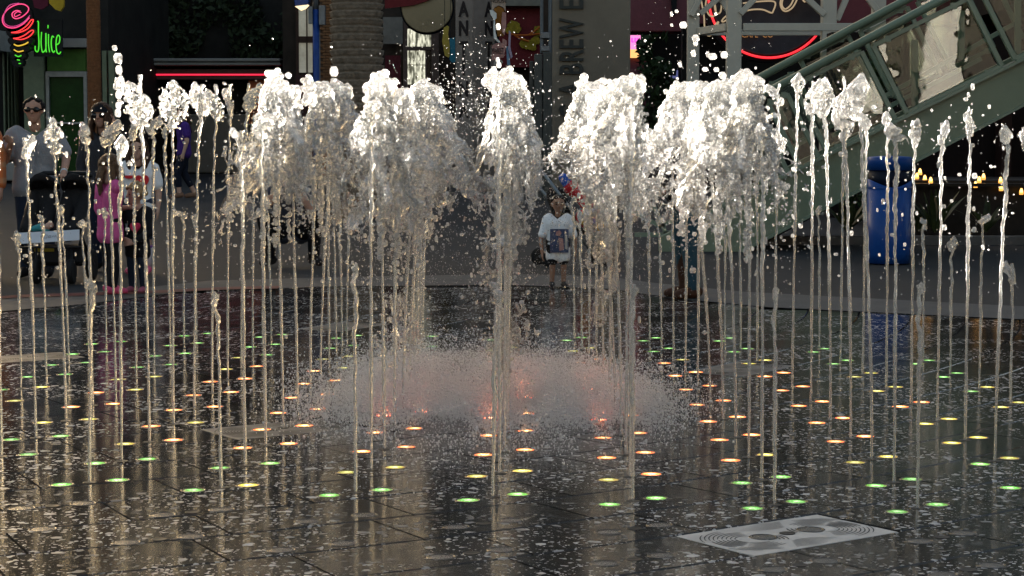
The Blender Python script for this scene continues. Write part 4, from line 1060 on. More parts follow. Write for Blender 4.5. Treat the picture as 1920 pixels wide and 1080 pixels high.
for cx, cy, w in cand:
    p = P(cx, cy + 6, 25.35 if cy > 334 else 25.7)
    t = tag(empty("candle", p), "small glowing amber candle on the black ledge, %s of the row" % w, "candle", "amber candles on the ledge")
    f = MB(); f.lathe([(0.026, 0), (0.030, 0.03), (0.028, 0.03), (0.024, 0.004)], n=12); f.build("cup", M_cup, t)
    f = MB(); f.lathe([(0.020, 0.004), (0.021, 0.05), (0.012, 0.075), (0.0001, 0.085)], n=10); f.build("flame", M_flame, t)
M_blade = mat("blade_leaf", (0.035, 0.050, 0.018), 0.4, vary=0.5, scale=5); M_blade2 = mat("blade_dry", (0.20, 0.15, 0.075), 0.5, vary=0.3)
def blades(label, px, Y, n, L, seed, dry=0):
    t = thing("strap_leaf_plant", label, "plant", px, Y); r = random.Random(seed); x = P(px, 300, Y).x
    for i in range(n):
        a = r.uniform(0, 2 * PI); l = L * r.uniform(0.6, 1.1); lean = r.uniform(0.3, 1.0); w = 0.035
        f = MB(); pts = []
        for s in np.linspace(0, 1, 6):
            c_ = Vector((x + math.cos(a) * l * lean * s, Y + 0.4 * math.sin(a) * l * lean * s, zg(Y) + 0.1 + l * (s - 0.35 * lean * s * s)))
            ww = w * math.sin(PI * (0.15 + 0.85 * s)) if s < 1 else 0.002; pts += [c_ + Vector((-ww * abs(math.sin(a)) - .004, ww * math.cos(a), 0)), c_ + Vector((ww * abs(math.sin(a)) + .004, -ww * math.cos(a), 0))]
        f.add(pts, [(2 * k, 2 * k + 1, 2 * k + 3, 2 * k + 2) for k in range(5)])
        part(f, "leaf", M_blade2 if i < dry else M_blade, t)
blades("strap leaved plant with one dry blade right of the blue bin", 1755, 24.4, 16, 0.62, 3, 1)
blades("dark strap leaved plant left of the blue bin", 1590, 24.5, 14, 0.5, 5)
blades("strap leaved plant at the far right under the candles", 1850, 24.5, 14, 0.45, 8)
blades("low strap leaved plant close beside the right of the blue bin", 1725, 24.6, 12, 0.42, 9)
bn = thing("litter_bin", "tall round blue litter bin with a dark crescent opening", "litter bin", 1668, 20.75)
M_bin = mat("bin_blue", (0.006, 0.050, 0.215), 0.42, vary=0.06, coat=0.2)
c0 = Vector((P(1668, 300, 20.75).x, 20.75, zg(20.75))); Rb = 41.5 * 20.75 / FPX
zt = lambda y: P(1668, y, 20.75).z
f = MB(); f.lathe([(Rb * 0.97, c0.z), (Rb * 0.97, c0.z + 0.10), (Rb * 0.985, c0.z + 0.11), (Rb * 0.985, zt(352))], (c0.x, c0.y, 0), 40); part(f, "body", M_bin, bn)
f = MB(); f.lathe([(Rb * 0.965, zt(352)), (Rb * 0.965, zt(318))], (c0.x, c0.y, 0), 40); part(f, "opening", mat("bin_dark", (0.004, 0.007, 0.018), 0.5), bn)
f = MB(); f.lathe([(Rb * 1.0, zt(319)), (Rb * 1.0, zt(297)), (Rb * 0.96, zt(294)), (Rb * 0.5, zt(292.5)), (0.001, zt(292))], (c0.x, c0.y, 0), 40); part(f, "lid", M_bin, bn)
f = MB(); n = 24; V = []; F = []
for i in range(n + 1):            # curved front lip of the opening
    a = -PI + PI * i / n; zl = zt(351 - 16 * abs(math.cos(a)) ** 1.6)
    for rr in (0.99, 1.0): V += [(c0.x + Rb * rr * math.cos(a), c0.y + Rb * rr * math.sin(a), zl)]
    V += [(c0.x + Rb * math.cos(a), c0.y + Rb * math.sin(a), zt(353)), (c0.x + Rb * .99 * math.cos(a), c0.y + Rb * .99 * math.sin(a), zt(353))]
    if i:
        k = 4 * i
        F += [(k - 4, k - 3, k + 1, k), (k - 3, k - 2, k + 2, k + 1), (k - 4, k, k + 3, k - 1)]
f.add(V, F, True); part(f, "lip", M_bin, bn)

# ================================================================== people
SK = {k: mat("skin_" + k, c, 0.55, vary=0.08, scale=12) for k, c in (("light", (0.52, 0.31, 0.225)), ("tan", (0.43, 0.235, 0.16)), ("brown", (0.31, 0.165, 0.105)))}
HR = {k: mat("hair_" + k, c, 0.5, vary=0.5, scale=30, bump=0.6, bscale=120) for k, c in (("black", (0.010, 0.008, 0.007)), ("brown", (0.055, 0.028, 0.016)), ("curl", (0.11, 0.062, 0.034)), ("blond", (0.34, 0.22, 0.11)))}
M_eye = mat("eye_dark", (0.02, 0.014, 0.012), 0.2); M_lip = mat("lip", (0.26, 0.09, 0.075), 0.5); M_white = mat("cloth_white", (0.80, 0.78, 0.76), 0.8, vary=0.08)
def lerp3(a, b, t): return tuple(a[i] + (b[i] - a[i]) * t for i in range(3))
def hand_balls(wr, d, up, s, curl=0.35, point=False):
    """palm and five fingers; d: direction of the hand, up: back of the hand"""
    d = Vector(d).normalized(); up = (Vector(up) - d * Vector(up).dot(d)).normalized(); sd = d.cross(up)
    w = Vector(wr); out = []
    palm = w + d * 0.045 * s
    for k in (-1.4, -0.5, 0.5, 1.4):
        out += chain([w + d * 0.01 * s + sd * k * 0.010 * s, palm + d * 0.035 * s + sd * k * 0.017 * s], [0.019 * s, 0.014 * s])
    for j, (k, L) in enumerate(((-1.5, 0.058), (-0.5, 0.075), (0.5, 0.080), (1.5, 0.070))):
        b0 = palm + d * 0.04 * s + sd * k * 0.019 * s; c_ = 0.0 if (point and j == 3) else (1.3 if point else curl)
        d1 = (d * math.cos(c_ * 0.6) - up * math.sin(c_ * 0.6)); d2 = (d * math.cos(c_ * 1.6) - up * math.sin(c_ * 1.6))
        m1 = b0 + d1 * L * 0.5 * s; out += chain([b0, m1, m1 + d2 * L * 0.5 * s], [0.0095 * s, 0.0088 * s, 0.0075 * s])
    t0 = w + d * 0.03 * s + sd * 0.026 * s; t1 = t0 + (d * 0.6 + sd * 0.75 - up * 0.3).normalized() * 0.035 * s
    out += chain([t0, t1, t1 + (d * 0.9 + sd * 0.15 - up * 0.3).normalized() * 0.028 * s], [0.013 * s, 0.0105 * s, 0.009 * s])
    return out
def person(label, loc, rot, h, skin, hair, top, bottom, shoe, J=None, kid=0.0, sleeve=0.45, hairstyle="short", top_low=0.49, leg_end=0.06, extra=None, vox=None, wide=1.0, look=0.0, handkw=None, bottom_skirt=False, shoe_mat=None):
    J = J or {}; handkw = handkw or {}
    z = lambda a, k: h * (a + (k - a) * kid)                # adult / toddler fractions
    pel, wai, che, nec, hd = z(0.52, 0.47), z(0.61, 0.56), z(0.73, 0.68), z(0.825, 0.775), z(0.915, 0.885)
    hr = h * (0.056 + 0.026 * kid); sw = h * (0.112 - 0.006 * kid) * wide; hw = h * 0.050 * wide
    lean = Vector(J.get("lean", (0, 0, 0)))                  # upper body shift at the neck
    drop = J.get("drop", 0.0)
    off = lambda zz: lean * max(0.0, (zz - pel) / (nec - pel)) + Vector((0, 0, -drop))
    pt = lambda x, y, zz: tuple(Vector((x, y, zz)) + off(zz))
    t = tag(empty("person", loc, rot), label, "person")
    B = []
    nk = pt(0, 0.01 * h, nec); hc = J.get("head", pt(0, -0.012 * h, hd)); hc = Vector(hc)
    fd = Vector((math.sin(look), -math.cos(look), 0)); fs = Vector((fd.y, -fd.x, 0)) * -1
    for sx in (-1, 1):
        B += chain([pt(sx * hw, 0, pel - 0.02 * h), pt(sx * hw * 0.9, 0, wai), pt(sx * sw * 0.55, 0, che), pt(sx * sw * 0.80, 0.0, nec - 0.03 * h)], [0.060 * h * wide, 0.052 * h * wide, 0.060 * h * wide, 0.036 * h])
    B += chain([nk, tuple(hc + Vector((0, 0.01 * h, -hr * 0.4)))], [0.030 * h, 0.030 * h])
    B += chain([tuple(hc + Vector((0, 0, hr * 0.30)) - fd * hr * 0.25), tuple(hc + Vector((0, 0, hr * 0.25)) + fd * hr * 0.12)], [hr * 0.92, hr * 0.86])
    B += chain([tuple(hc + fd * hr * 0.20 + Vector((0, 0, -hr * 0.25))), tuple(hc + fd * hr * 0.36 + Vector((0, 0, -hr * 0.78)))], [hr * 0.70, hr * 0.44])
    B += chain([tuple(hc + fd * hr * 0.92 + Vector((0, 0, hr * 0.12))), tuple(hc + fd * hr * 1.08 + Vector((0, 0, -hr * 0.20)))], [hr * 0.11, hr * 0.17])
    for s in (-1, 1): B += chain([tuple(hc + fs * s * hr * 0.86 + Vector((0, 0, hr * 0.12)) - fd * .1 * hr), tuple(hc + fs * s * hr * 0.84 + Vector((0, 0, -hr * 0.2)) - fd * .05 * hr)], [hr * 0.17, hr * 0.13])
    SH = {s: pt(s * sw, 0.005 * h, nec - 0.045 * h) for s in (-1, 1)}
    arms = {}
    for s, k in ((-1, "R"), (1, "L")):
        e = J.get("elbow" + k, (s * (sw + 0.035 * h), 0.01 * h, wai + 0.01 * h)); w = J.get("wrist" + k, (s * (sw + 0.035 * h), -0.03 * h, pel - 0.035 * h))
        arms[s] = (SH[s], e, w)
        B += chain([SH[s], e, w], [0.032 * h, 0.024 * h, 0.0165 * h])
        B += hand_balls(w, J.get("hand" + k, Vector(w) - Vector(e)), J.get("up" + k, (s, 0, 0.3)), h / 1.75 * (1 + 0.1 * kid), **handkw.get(k, {}))
    legs = {}
    for s, k in ((-1, "R"), (1, "L")):
        hp = pt(s * hw, 0, pel - 0.03 * h); kn = J.get("knee" + k, (s * (hw + 0.005 * h), -0.012 * h, h * 0.275)); an = J.get("ankle" + k, (s * (hw + 0.008 * h), 0.01 * h, h * 0.05))
        legs[s] = (hp, kn, an)
        B += chain([hp, kn, an], [0.052 * h * wide, 0.034 * h, 0.023 * h])
    vox = vox or max(0.0068, 0.0072 * h)
    B = np.array(B); fuse_obj("body", B[:, :3], B[:, 3], vox, SK[skin], t, 2)
    # top
    C = []; g = 0.013 * h / 1.75 + 0.006
    for sx in (-1, 1):
        C += chain([pt(sx * hw, 0, h * top_low), pt(sx * hw * 0.9, 0, wai), pt(sx * sw * 0.55, 0, che), pt(sx * sw * 0.82, 0.0, nec - 0.035 * h)], [0.060 * h * wide + g, 0.052 * h * wide + g, 0.060 * h * wide + g, 0.036 * h + g])
        a0, e, w = arms[sx]
        if sleeve <= 0.5: C += chain([a0, lerp3(a0, e, sleeve * 2)], [0.034 * h + g, 0.031 * h + g])
        else: C += chain([a0, e, lerp3(e, w, (sleeve - 0.5) * 2)], [0.034 * h + g, 0.025 * h + g, 0.019 * h + g])
    C = np.array(C); C[:, :3] += (vnoise(C[:, :3] * 14, 3)[:, None] - 0.5) * 0.012
    fuse_obj("shirt", C[:, :3], C[:, 3], vox * 1.15, top, t, 2)
    # trousers
    C = []
    for s in (-1, 1):
        hp, kn, an = legs[s]
        if leg_end < 0.25: C += chain([pt(s * hw, 0, pel + 0.02 * h), hp, kn, lerp3(kn, an, (0.275 - leg_end) / 0.225)], [0.058 * h * wide + g * .6, 0.056 * h * wide + g * .6, 0.037 * h + g * .6, 0.028 * h + g * .6])
        else: C += chain([pt(s * hw, 0, pel + 0.02 * h), hp, lerp3(hp, kn, 0.9)], [0.058 * h * wide + g, 0.056 * h * wide + g, 0.044 * h + g])
    C = np.array(C); fuse_obj("trousers", C[:, :3], C[:, 3], vox * 1.15, bottom, t, 2)
    for s, k in ((-1, "R"), (1, "L")):
        an = Vector(legs[s][2]); td = Vector(J.get("toe" + k, (s * 0.15, -1, 0))).normalized(); zb = -an.z + 0.026 * h
        C = chain([tuple(an - td * 0.02 * h + Vector((0, 0, zb + 0.012 * h))), tuple(an + td * 0.05 * h + Vector((0, 0, zb + 0.004 * h))), tuple(an + td * 0.095 * h + Vector((0, 0, zb - 0.003 * h)))], [0.030 * h, 0.028 * h, 0.022 * h])
        C += chain([tuple(an), tuple(an - td * 0.012 * h + Vector((0, 0, zb + 0.01 * h)))], [0.026 * h, 0.03 * h])
        C = np.array(C); C[:, 2] = np.maximum(C[:, 2], C[:, 3] * 0.9); fuse_obj("shoe", C[:, :3], C[:, 3], vox * 1.1, shoe, t, 2)
    # hair
    r = np.random.default_rng(int(h * 1000)); C = []
    n = 260
    v = r.normal(size=(n, 3)); v /= np.linalg.norm(v, axis=1)[:, None]
    for a in v:
        a = Vector(a); f = a.dot(fd)
        if a.z < -0.15 or (f > 0.30 and a.z < 0.62) or (f > 0.62): continue
        if hairstyle == "short" and a.z < 0.05 and f > -0.2: continue
        q = hc + Vector((0, 0, hr * 0.28)) - fd * hr * 0.06 + a * hr * (0.93 if hairstyle == "short" else 1.0)
        C.append((*q, hr * (0.20 if hairstyle == "short" else 0.27) * r.uniform(0.8, 1.25)))
    if hairstyle in ("long", "curly"):
        for i in range(34):
            a = r.uniform(-2.35, 2.35); rad_ = -fd * math.cos(a) + fs * math.sin(a)
            p0 = hc + rad_ * hr * 0.95 + Vector((0, 0, hr * 0.2)); L = h * r.uniform(0.13, 0.20); 
            p1 = p0 + rad_ * hr * 0.25 + Vector((0, 0, -L * 0.5)); p2 = p1 + rad_ * hr * r.uniform(-0.3, 0.15) + Vector((0, 0, -L * 0.5))
            if hairstyle == "curly": p1 = p1 + rad_ * hr * r.uniform(0.0, 0.35); p2 = p2 + Vector(r.normal(size=3)) * hr * 0.25
            C += chain([tuple(p0), tuple(p1), tuple(p2)], [hr * 0.26, hr * 0.24, hr * 0.12], 0.5)
    if hairstyle == "mop":
        for a in r.normal(size=(110, 3)):
            a = Vector(a).normalized()
            if a.dot(fd) > 0.55 and a.z < 0.4 or a.z < -0.35: continue
            C.append((*(hc + Vector((0, 0, hr * 0.25)) - fd * hr * 0.08 + a * hr * r.uniform(1.0, 1.22)), hr * r.uniform(0.14, 0.26)))
    if C:
        C = np.array(C); fuse_obj("hair", C[:, :3], C[:, 3], vox * 0.9, HR[hair], t, 1)
    # face
    for s in (-1, 1):
        f = MB(); f.ball((0, 0, 0), (hr * 0.15, hr * 0.10, hr * 0.09)); o = f.build("eye", M_eye, t, tuple(hc + fd * hr * 0.86 + fs * s * hr * 0.36 + Vector((0, 0, hr * 0.10))))
        f = MB(); f.ball((0, 0, 0), (hr * 0.22, hr * 0.10, hr * 0.05)); o = f.build("eyebrow", HR[hair], t, tuple(hc + fd * hr * 0.88 + fs * s * hr * 0.36 + Vector((0, 0, hr * 0.34))))
    f = MB(); f.ball((0, 0, 0), (hr * 0.26, hr * 0.10, hr * 0.07)); f.build("mouth", M_lip, t, tuple(hc + fd * hr * 0.78 + Vector((0, 0, -hr * 0.50))))
    return t, hc, hr, fd, fs
def spot(px, py):                           # feet position on the plaza
    p = G(px, py)
    for _ in range(6):
        if p.y > 19: p = G(px, py, zg(p.y))
    return Vector((p.x, p.y, zg(p.y) if p.y > 19 else -0.002))
cl = lambda n, c, **k: mat("cloth_" + n, c, 0.85, vary=k.pop("vary", 0.12), scale=8, bump=0.25, bscale=70, **k)
M_jeans = cl("jeans", (0.022, 0.030, 0.050)); M_leg = cl("leggings", (0.010, 0.010, 0.012)); M_shoed = cl("dark_shoe", (0.02, 0.018, 0.018)); M_croc = mat("pink_clog", (0.62, 0.08, 0.17), 0.45)

# man with sunglasses behind the stroller
L = spot(70, 519)
mt, hc, hr, fd, fs = person("man in grey t-shirt and sunglasses pointing, one hand on the black stroller", L, 0.04, 1.74, "tan", "black", cl("grey_tee", (0.25, 0.245, 0.25)), M_jeans, M_shoed,
    J={"elbowR": (-0.27, -0.08, 1.12), "wristR": (-0.16, -0.30, 1.30), "handR": (-0.45, -0.5, 0.45), "upR": (-0.5, -0.3, 0.6), "elbowL": (0.30, -0.02, 1.14), "wristL": (0.335, -0.36, 1.0), "handL": (0.1, -1, -0.35), "upL": (0.0, -0.2, 1)},
    sleeve=0.36, handkw={"R": {"point": True}, "L": {"curl": 0.8}}, wide=1.06)
f = MB()
for s in (-1, 1):
    c_ = hc + fd * hr * 0.93 + fs * s * hr * 0.40 + Vector((0, 0, hr * 0.10)); f.ball(tuple(c_), (hr * 0.36, hr * 0.14, hr * 0.24), 12, 8)
    f.bar(tuple(c_ + fs * s * hr * 0.3), tuple(hc + fs * s * hr * 0.92 + Vector((0, 0, hr * 0.18))), 0.008, 0.014)
f.bar(tuple(hc + fd * hr * 1.03 + fs * hr * 0.4 + Vector((0, 0, hr * 0.18))), tuple(hc + fd * hr * 1.03 - fs * hr * 0.4 + Vector((0, 0, hr * 0.18))), 0.012, 0.012)
f.build("sunglasses", mat("sunglass_black", (0.006, 0.006, 0.006), 0.08), mt)
f = MB(); f.tube([(0.328, -0.31, 1.02), (0.331, -0.335, 1.01)], 0.034, 12); f.build("watch", mat("watch_white", (0.6, 0.6, 0.6), 0.3), mt)

# stroller
st = tag(empty("stroller", (P(98, 500, 18.1).x, 18.1, 0), 0.0), "black double stroller with a white paper strip across its front", "stroller")
M_fab = cl("stroller_black", (0.017, 0.016, 0.016)); M_tyre = mat("tyre", (0.020, 0.019, 0.018), 0.8); M_tube = mat("tube_black", (0.02, 0.02, 0.02), 0.35, 0.5)
for wx, wy, r in ((-0.12, -0.12, 0.115), (0.20, -0.12, 0.115), (-0.265, 0.42, 0.145), (0.275, 0.42, 0.145)):
    w = MB(); w.lathe([(r * 0.66, -0.026), (r * 0.93, -0.030), (r, -0.015), (r, 0.015), (r * 0.93, 0.030), (r * 0.66, 0.026)], n=24, axis='x')
    wo = w.build("wheel", M_tyre, st, (wx, wy, r))
    w = MB(); w.lathe([(0.02, -0.02), (r * 0.62, -0.012), (r * 0.68, -0.022), (r * 0.68, 0.022), (r * 0.62, 0.012), (0.02, 0.02)], n=18, axis='x'); w.build("rim", M_greymetal, wo)
for a, b_ in (((-0.29, 0.42, 0.15), (-0.29, -0.05, 0.42)), ((0.29, 0.42, 0.15), (0.29, -0.05, 0.42)), ((-0.29, -0.15, 0.36), (-0.27, 0.55, 0.97)), ((0.29, -0.15, 0.36), (0.27, 0.55, 0.97)), ((-0.12, -0.12, 0.115), (-0.12, -0.08, 0.33)), ((0.20, -0.12, 0.115), (0.20, -0.08, 0.33)),
              ((-0.29, -0.08, 0.33), (0.29, -0.08, 0.33)), ((-0.27, 0.42, 0.145), (0.275, 0.42, 0.145))):
    f = MB(); f.tube([a, b_], 0.014, 8); f.build("frame_tube", M_tube, st)
f = MB(); f.tube([(-0.27, 0.55, 0.97), (-0.2, 0.58, 1.0), (0.2, 0.58, 1.0), (0.27, 0.55, 0.97)], 0.02, 8); f.build("handlebar", M_tube, st)
for sx in (-1, 1):
    C = chain([(sx * 0.15, 0.42, 0.80), (sx * 0.15, 0.25, 0.52), (sx * 0.15, -0.02, 0.46)], [0.085, 0.09, 0.08]) + chain([(sx * 0.08, 0.42, 0.80), (sx * 0.08, -0.02, 0.46)], [0.07, 0.07]) + chain([(sx * 0.23, 0.40, 0.80), (sx * 0.23, 0.0, 0.50)], [0.06, 0.06])
    C = np.array(C); fuse_obj("seat", C[:, :3], C[:, 3], 0.012, M_fab, st)
    C = np.array([(sx * 0.15 + 0.125 * math.cos(a) * math.cos(b_), 0.38 - 0.16 * abs(math.sin(b_)) * 1.2 + 0.02, 0.87 + 0.10 * math.sin(b_) * 1.0 + 0.015 * math.sin(6 * a), 0.022) for a in np.linspace(0, PI, 26) for b_ in np.linspace(0, PI / 2, 12)])
    fuse_obj("canopy", C[:, :3], C[:, 3], 0.010, M_fab, st)
f = MB(); f.prism([(-0.27, -0.16, 0.47), (0.29, -0.16, 0.50), (0.29, -0.17, 0.405), (-0.25, -0.17, 0.37)], (0, 0.006, 0)); bd = f.build("paper_strip", mat("paper_white", (0.72, 0.74, 0.78), 0.7, vary=0.04), st)
f = MB()
for pts in ([(-0.03, 0.455), (-0.03, 0.42), (-0.005, 0.425), (0.0, 0.45), (-0.03, 0.455)], [(0.01, 0.425), (0.03, 0.43), (0.03, 0.445), (0.012, 0.442), (0.01, 0.425)], [(0.04, 0.43), (0.055, 0.447), (0.06, 0.43), (0.075, 0.45), (0.08, 0.43)]):
    f.tube([(x, -0.170 + (0.47 - z_) * 0.05, z_) for x, z_ in pts], 0.0018, 4)
f.build("scribble", M_eye, bd)
f = MB(); f.box(-0.26, 0.27, -0.08, 0.38, 0.17, 0.34); f.build("basket", M_fab, st, bevel=0.03)
f = MB(); f.box(-0.14, 0.04, -0.092, -0.082, 0.295, 0.325); f.build("yellow_label", mat("label_yellow", (0.16, 0.11, 0.01), 0.6), st)
ty = tag(empty("toy_bundle", (st.location.x - 0.07, 17.98, 0.475)), "small teal and pink toy bundle lying on the stroller seat edge", "toy")
C = np.array(chain([(-0.06, 0, 0.03), (0.0, 0, 0.045), (0.05, 0, 0.02)], [0.03, 0.035, 0.03])); fuse_obj("cloth", C[:, :3], C[:, 3], 0.008, mat("toy_teal", (0.05, 0.26, 0.27), 0.7), ty)
C = np.array(chain([(0.06, -0.01, 0.05), (0.085, 0, 0.065)], [0.03, 0.032])); fuse_obj("head", C[:, :3], C[:, 3], 0.008, SK["light"], ty)

# passer-by in an orange plaid shirt at the left edge
M_plaid = bpy.data.materials.new("orange_plaid"); M_plaid.use_nodes = True; nt = M_plaid.node_tree; b_ = nt.nodes["Principled BSDF"]
tc = nt.nodes.new("ShaderNodeTexCoord"); out = None
for ax, scl in ((0, 46), (2, 42)):
    sp = nt.nodes.new("ShaderNodeSeparateXYZ"); nt.links.new(tc.outputs["Object"], sp.inputs[0])
    m_ = nt.nodes.new("ShaderNodeMath"); m_.operation = 'MULTIPLY'; m_.inputs[1].default_value = scl; nt.links.new(sp.outputs[ax], m_.inputs[0])
    s_ = nt.nodes.new("ShaderNodeMath"); s_.operation = 'SINE'; nt.links.new(m_.outputs[0], s_.inputs[0])
    cr = nt.nodes.new("ShaderNodeValToRGB"); cr.color_ramp.elements[0].position = 0.2; cr.color_ramp.elements[1].position = 0.8
    cr.color_ramp.elements[0].color = (0.52, 0.12, 0.02, 1); cr.color_ramp.elements[1].color = (0.22, 0.10, 0.05, 1) if ax == 0 else (0.50, 0.26, 0.12, 1); nt.links.new(s_.outputs[0], cr.inputs[0])
    if out is None: out = cr
    else:
        mx = nt.nodes.new("ShaderNodeMix"); mx.data_type = 'RGBA'; mx.inputs[0].default_value = 0.5; nt.links.new(out.outputs[0], mx.inputs[6]); nt.links.new(cr.outputs[0], mx.inputs[7]); nt.links.new(mx.outputs[2], b_.inputs["Base Color"])
b_.inputs["Roughness"].default_value = 0.85
person("passer-by in an orange plaid shirt, cut off by the left edge", spot(-46, 523), 0.1, 1.74, "tan", "brown", M_plaid, M_jeans, M_shoed, J={"elbowL": (0.25, 0.0, 1.12), "wristL": (0.26, -0.06, 0.86)}, sleeve=0.93)

# woman with long dark hair and sunglasses
L = spot(196, 507)
wt, hc, hr, fd, fs = person("woman with long dark hair, dark hat and sunglasses behind the girl in pink", L, -0.2, 1.68, "tan", "brown", cl("dark_grey_top", (0.045, 0.045, 0.05)), M_jeans, M_shoed,
    J={"elbowL": (0.27, -0.10, 1.10), "wristL": (0.22, -0.22, 1.42), "handL": (0, -0.1, 1)}, sleeve=0.95, hairstyle="long", wide=0.92)
f = MB(); f.lathe([(hr * 1.28, 0), (hr * 1.15, hr * 0.04), (hr * 1.04, hr * 0.1), (hr * 0.98, hr * 0.5), (hr * 0.6, hr * 0.82), (0.001, hr * 0.9)], tuple(hc + Vector((0, 0.01, hr * 0.45))), 24); f.build("hat", cl("hat_black", (0.010, 0.010, 0.012)), wt)
f = MB()
for s in (-1, 1): f.ball(tuple(hc + fd * hr * 0.90 + fs * s * hr * 0.40 + Vector((0, 0, hr * 0.10))), (hr * 0.36, hr * 0.16, hr * 0.28), 12, 8)
f.build("sunglasses", mat("sunglass_black", (0.006, 0.006, 0.006), 0.08), wt)

# girl in pink
L = spot(208, 551)
person("girl in a pink top and black leggings with curly hair and pink clogs", L, 2.2, 1.20, "light", "curl", cl("pink_top", (0.60, 0.105, 0.27)), M_leg, M_croc, kid=0.35, sleeve=0.62, hairstyle="curly", top_low=0.42,
       J={"elbowR": (0.19, -0.10, 0.72), "wristR": (0.02, -0.24, 0.74), "ankleR": (-0.09, 0.03, 0.06), "ankleL": (0.10, -0.03, 0.06)}, leg_end=0.07)
# girl in white with the red heart
L = spot(262, 513)
gt, hc, hr, fd, fs = person("older girl in a white t-shirt with a red heart, long brown hair", L, 0.0, 1.34, "light", "brown", M_white, cl("denim_skirt", (0.03, 0.04, 0.07)), M_croc, kid=0.25, sleeve=0.36, hairstyle="long", leg_end=0.3)
HEART = [(0.5 * 16 * math.sin(t) ** 3 / 16, (13 * math.cos(t) - 5 * math.cos(2 * t) - 2 * math.cos(3 * t) - math.cos(4 * t)) / 26) for t in np.linspace(0, 2 * PI, 30, endpoint=False)]
def heart(parent, x, y, z, s, m, tilt=0.0):
    f = MB(); f.prism([(x + s * (a * math.cos(tilt) - b_ * math.sin(tilt)), y, z + s * (b_ * math.cos(tilt) + a * math.sin(tilt))) for a, b_ in HEART], (0, 0.03, 0)); f.build("heart_print", m, parent)
M_heart = mat("heart_red", (0.62, 0.035, 0.04), 0.7, vary=0.05); M_heartp = mat("heart_pink", (0.72, 0.05, 0.12), 0.7, vary=0.05)
heart(gt, 0.055, -0.122, 0.905, 0.135, M_heart, 0.0)
f = MB(); f.prism([(-0.12, -0.12, 0.965), (-0.035, -0.12, 0.965), (-0.035, -0.12, 0.935), (-0.10, -0.12, 0.935)], (0, 0.02, 0)); f.build("red_print", M_heart, gt)
for s in (-1, 1):
    f = MB(); f.lathe([(0.042, 0.06), (0.044, 0.18), (0.050, 0.26), (0.046, 0.265)], (s * 0.078, 0.008, 0), 14); f.build("sock", mat("sock_white", (0.55, 0.50, 0.52), 0.8), gt)
    f = MB(); f.lathe([(0.052, 0.255), (0.053, 0.275), (0.049, 0.278)], (s * 0.078, 0.008, 0), 14); f.build("sock_band", mat("sock_purple", (0.20, 0.08, 0.30), 0.8), gt)
# blond toddler
L = spot(259, 548)
tt, hc, hr, fd, fs = person("blond curly haired toddler in a black shirt with a pink heart", L, -0.35, 0.95, "light", "blond", cl("black_shirt", (0.011, 0.011, 0.013)), cl("toddler_jeans", (0.018, 0.024, 0.038)), cl("toddler_shoe", (0.35, 0.10, 0.14)), kid=0.9, sleeve=0.92, hairstyle="mop", top_low=0.36,
    J={"elbowR": (-0.15, -0.03, 0.53), "wristR": (-0.03, -0.16, 0.47), "elbowL": (0.15, -0.03, 0.53), "wristL": (0.05, -0.16, 0.44), "handR": (1, -0.3, -0.3), "handL": (-1, -0.3, -0.2)}, look=-0.75)
heart(tt, 0.03, -0.098, 0.565, 0.088, M_heartp)
f = MB(); f.box(-0.052, -0.044, -0.104, -0.085, 0.545, 0.595); f.box(-0.058, -0.038, -0.104, -0.085, 0.591, 0.597); f.box(-0.058, -0.038, -0.104, -0.085, 0.543, 0.549); f.build("letter_print", mat("print_grey", (0.3, 0.3, 0.3), 0.7), tt)
# woman in purple walking far behind
L = spot(346, 372)
person("woman in a purple t-shirt and dark cropped trousers walking far behind", L, -1.25, 1.70, "light", "brown", cl("purple_tee", (0.060, 0.024, 0.17)), cl("navy_capri", (0.012, 0.014, 0.024)), cl("sandal", (0.20, 0.11, 0.07)), sleeve=0.3, hairstyle="curly", leg_end=0.14,
       J={"kneeL": (0.06, -0.14, 0.47), "ankleL": (0.06, -0.10, 0.085), "kneeR": (-0.06, 0.0, 0.47), "ankleR": (-0.06, 0.20, 0.10)})
# crouching photographer
L = spot(548, 498)
person("person crouching low in dark clothes, arms raised, behind the left bursts", L, 0.05, 1.72, "tan", "black", cl("navy_top", (0.035, 0.040, 0.055)), M_leg, M_shoed,
       J={"drop": 0.50, "kneeR": (-0.26, -0.33, 0.50), "ankleR": (-0.22, -0.02, 0.09), "kneeL": (0.26, -0.33, 0.50), "ankleL": (0.22, -0.02, 0.09), "lean": (0, -0.12, 0), "elbowR": (-0.20, -0.36, 0.66), "wristR": (-0.06, -0.42, 0.90), "elbowL": (0.20, -0.36, 0.60), "wristL": (0.07, -0.42, 0.88), "handR": (0.1, -0.1, 1), "handL": (-0.1, -0.1, 1), "toeR": (-0.5, -1, 0), "toeL": (0.5, -1, 0)}, sleeve=0.3)
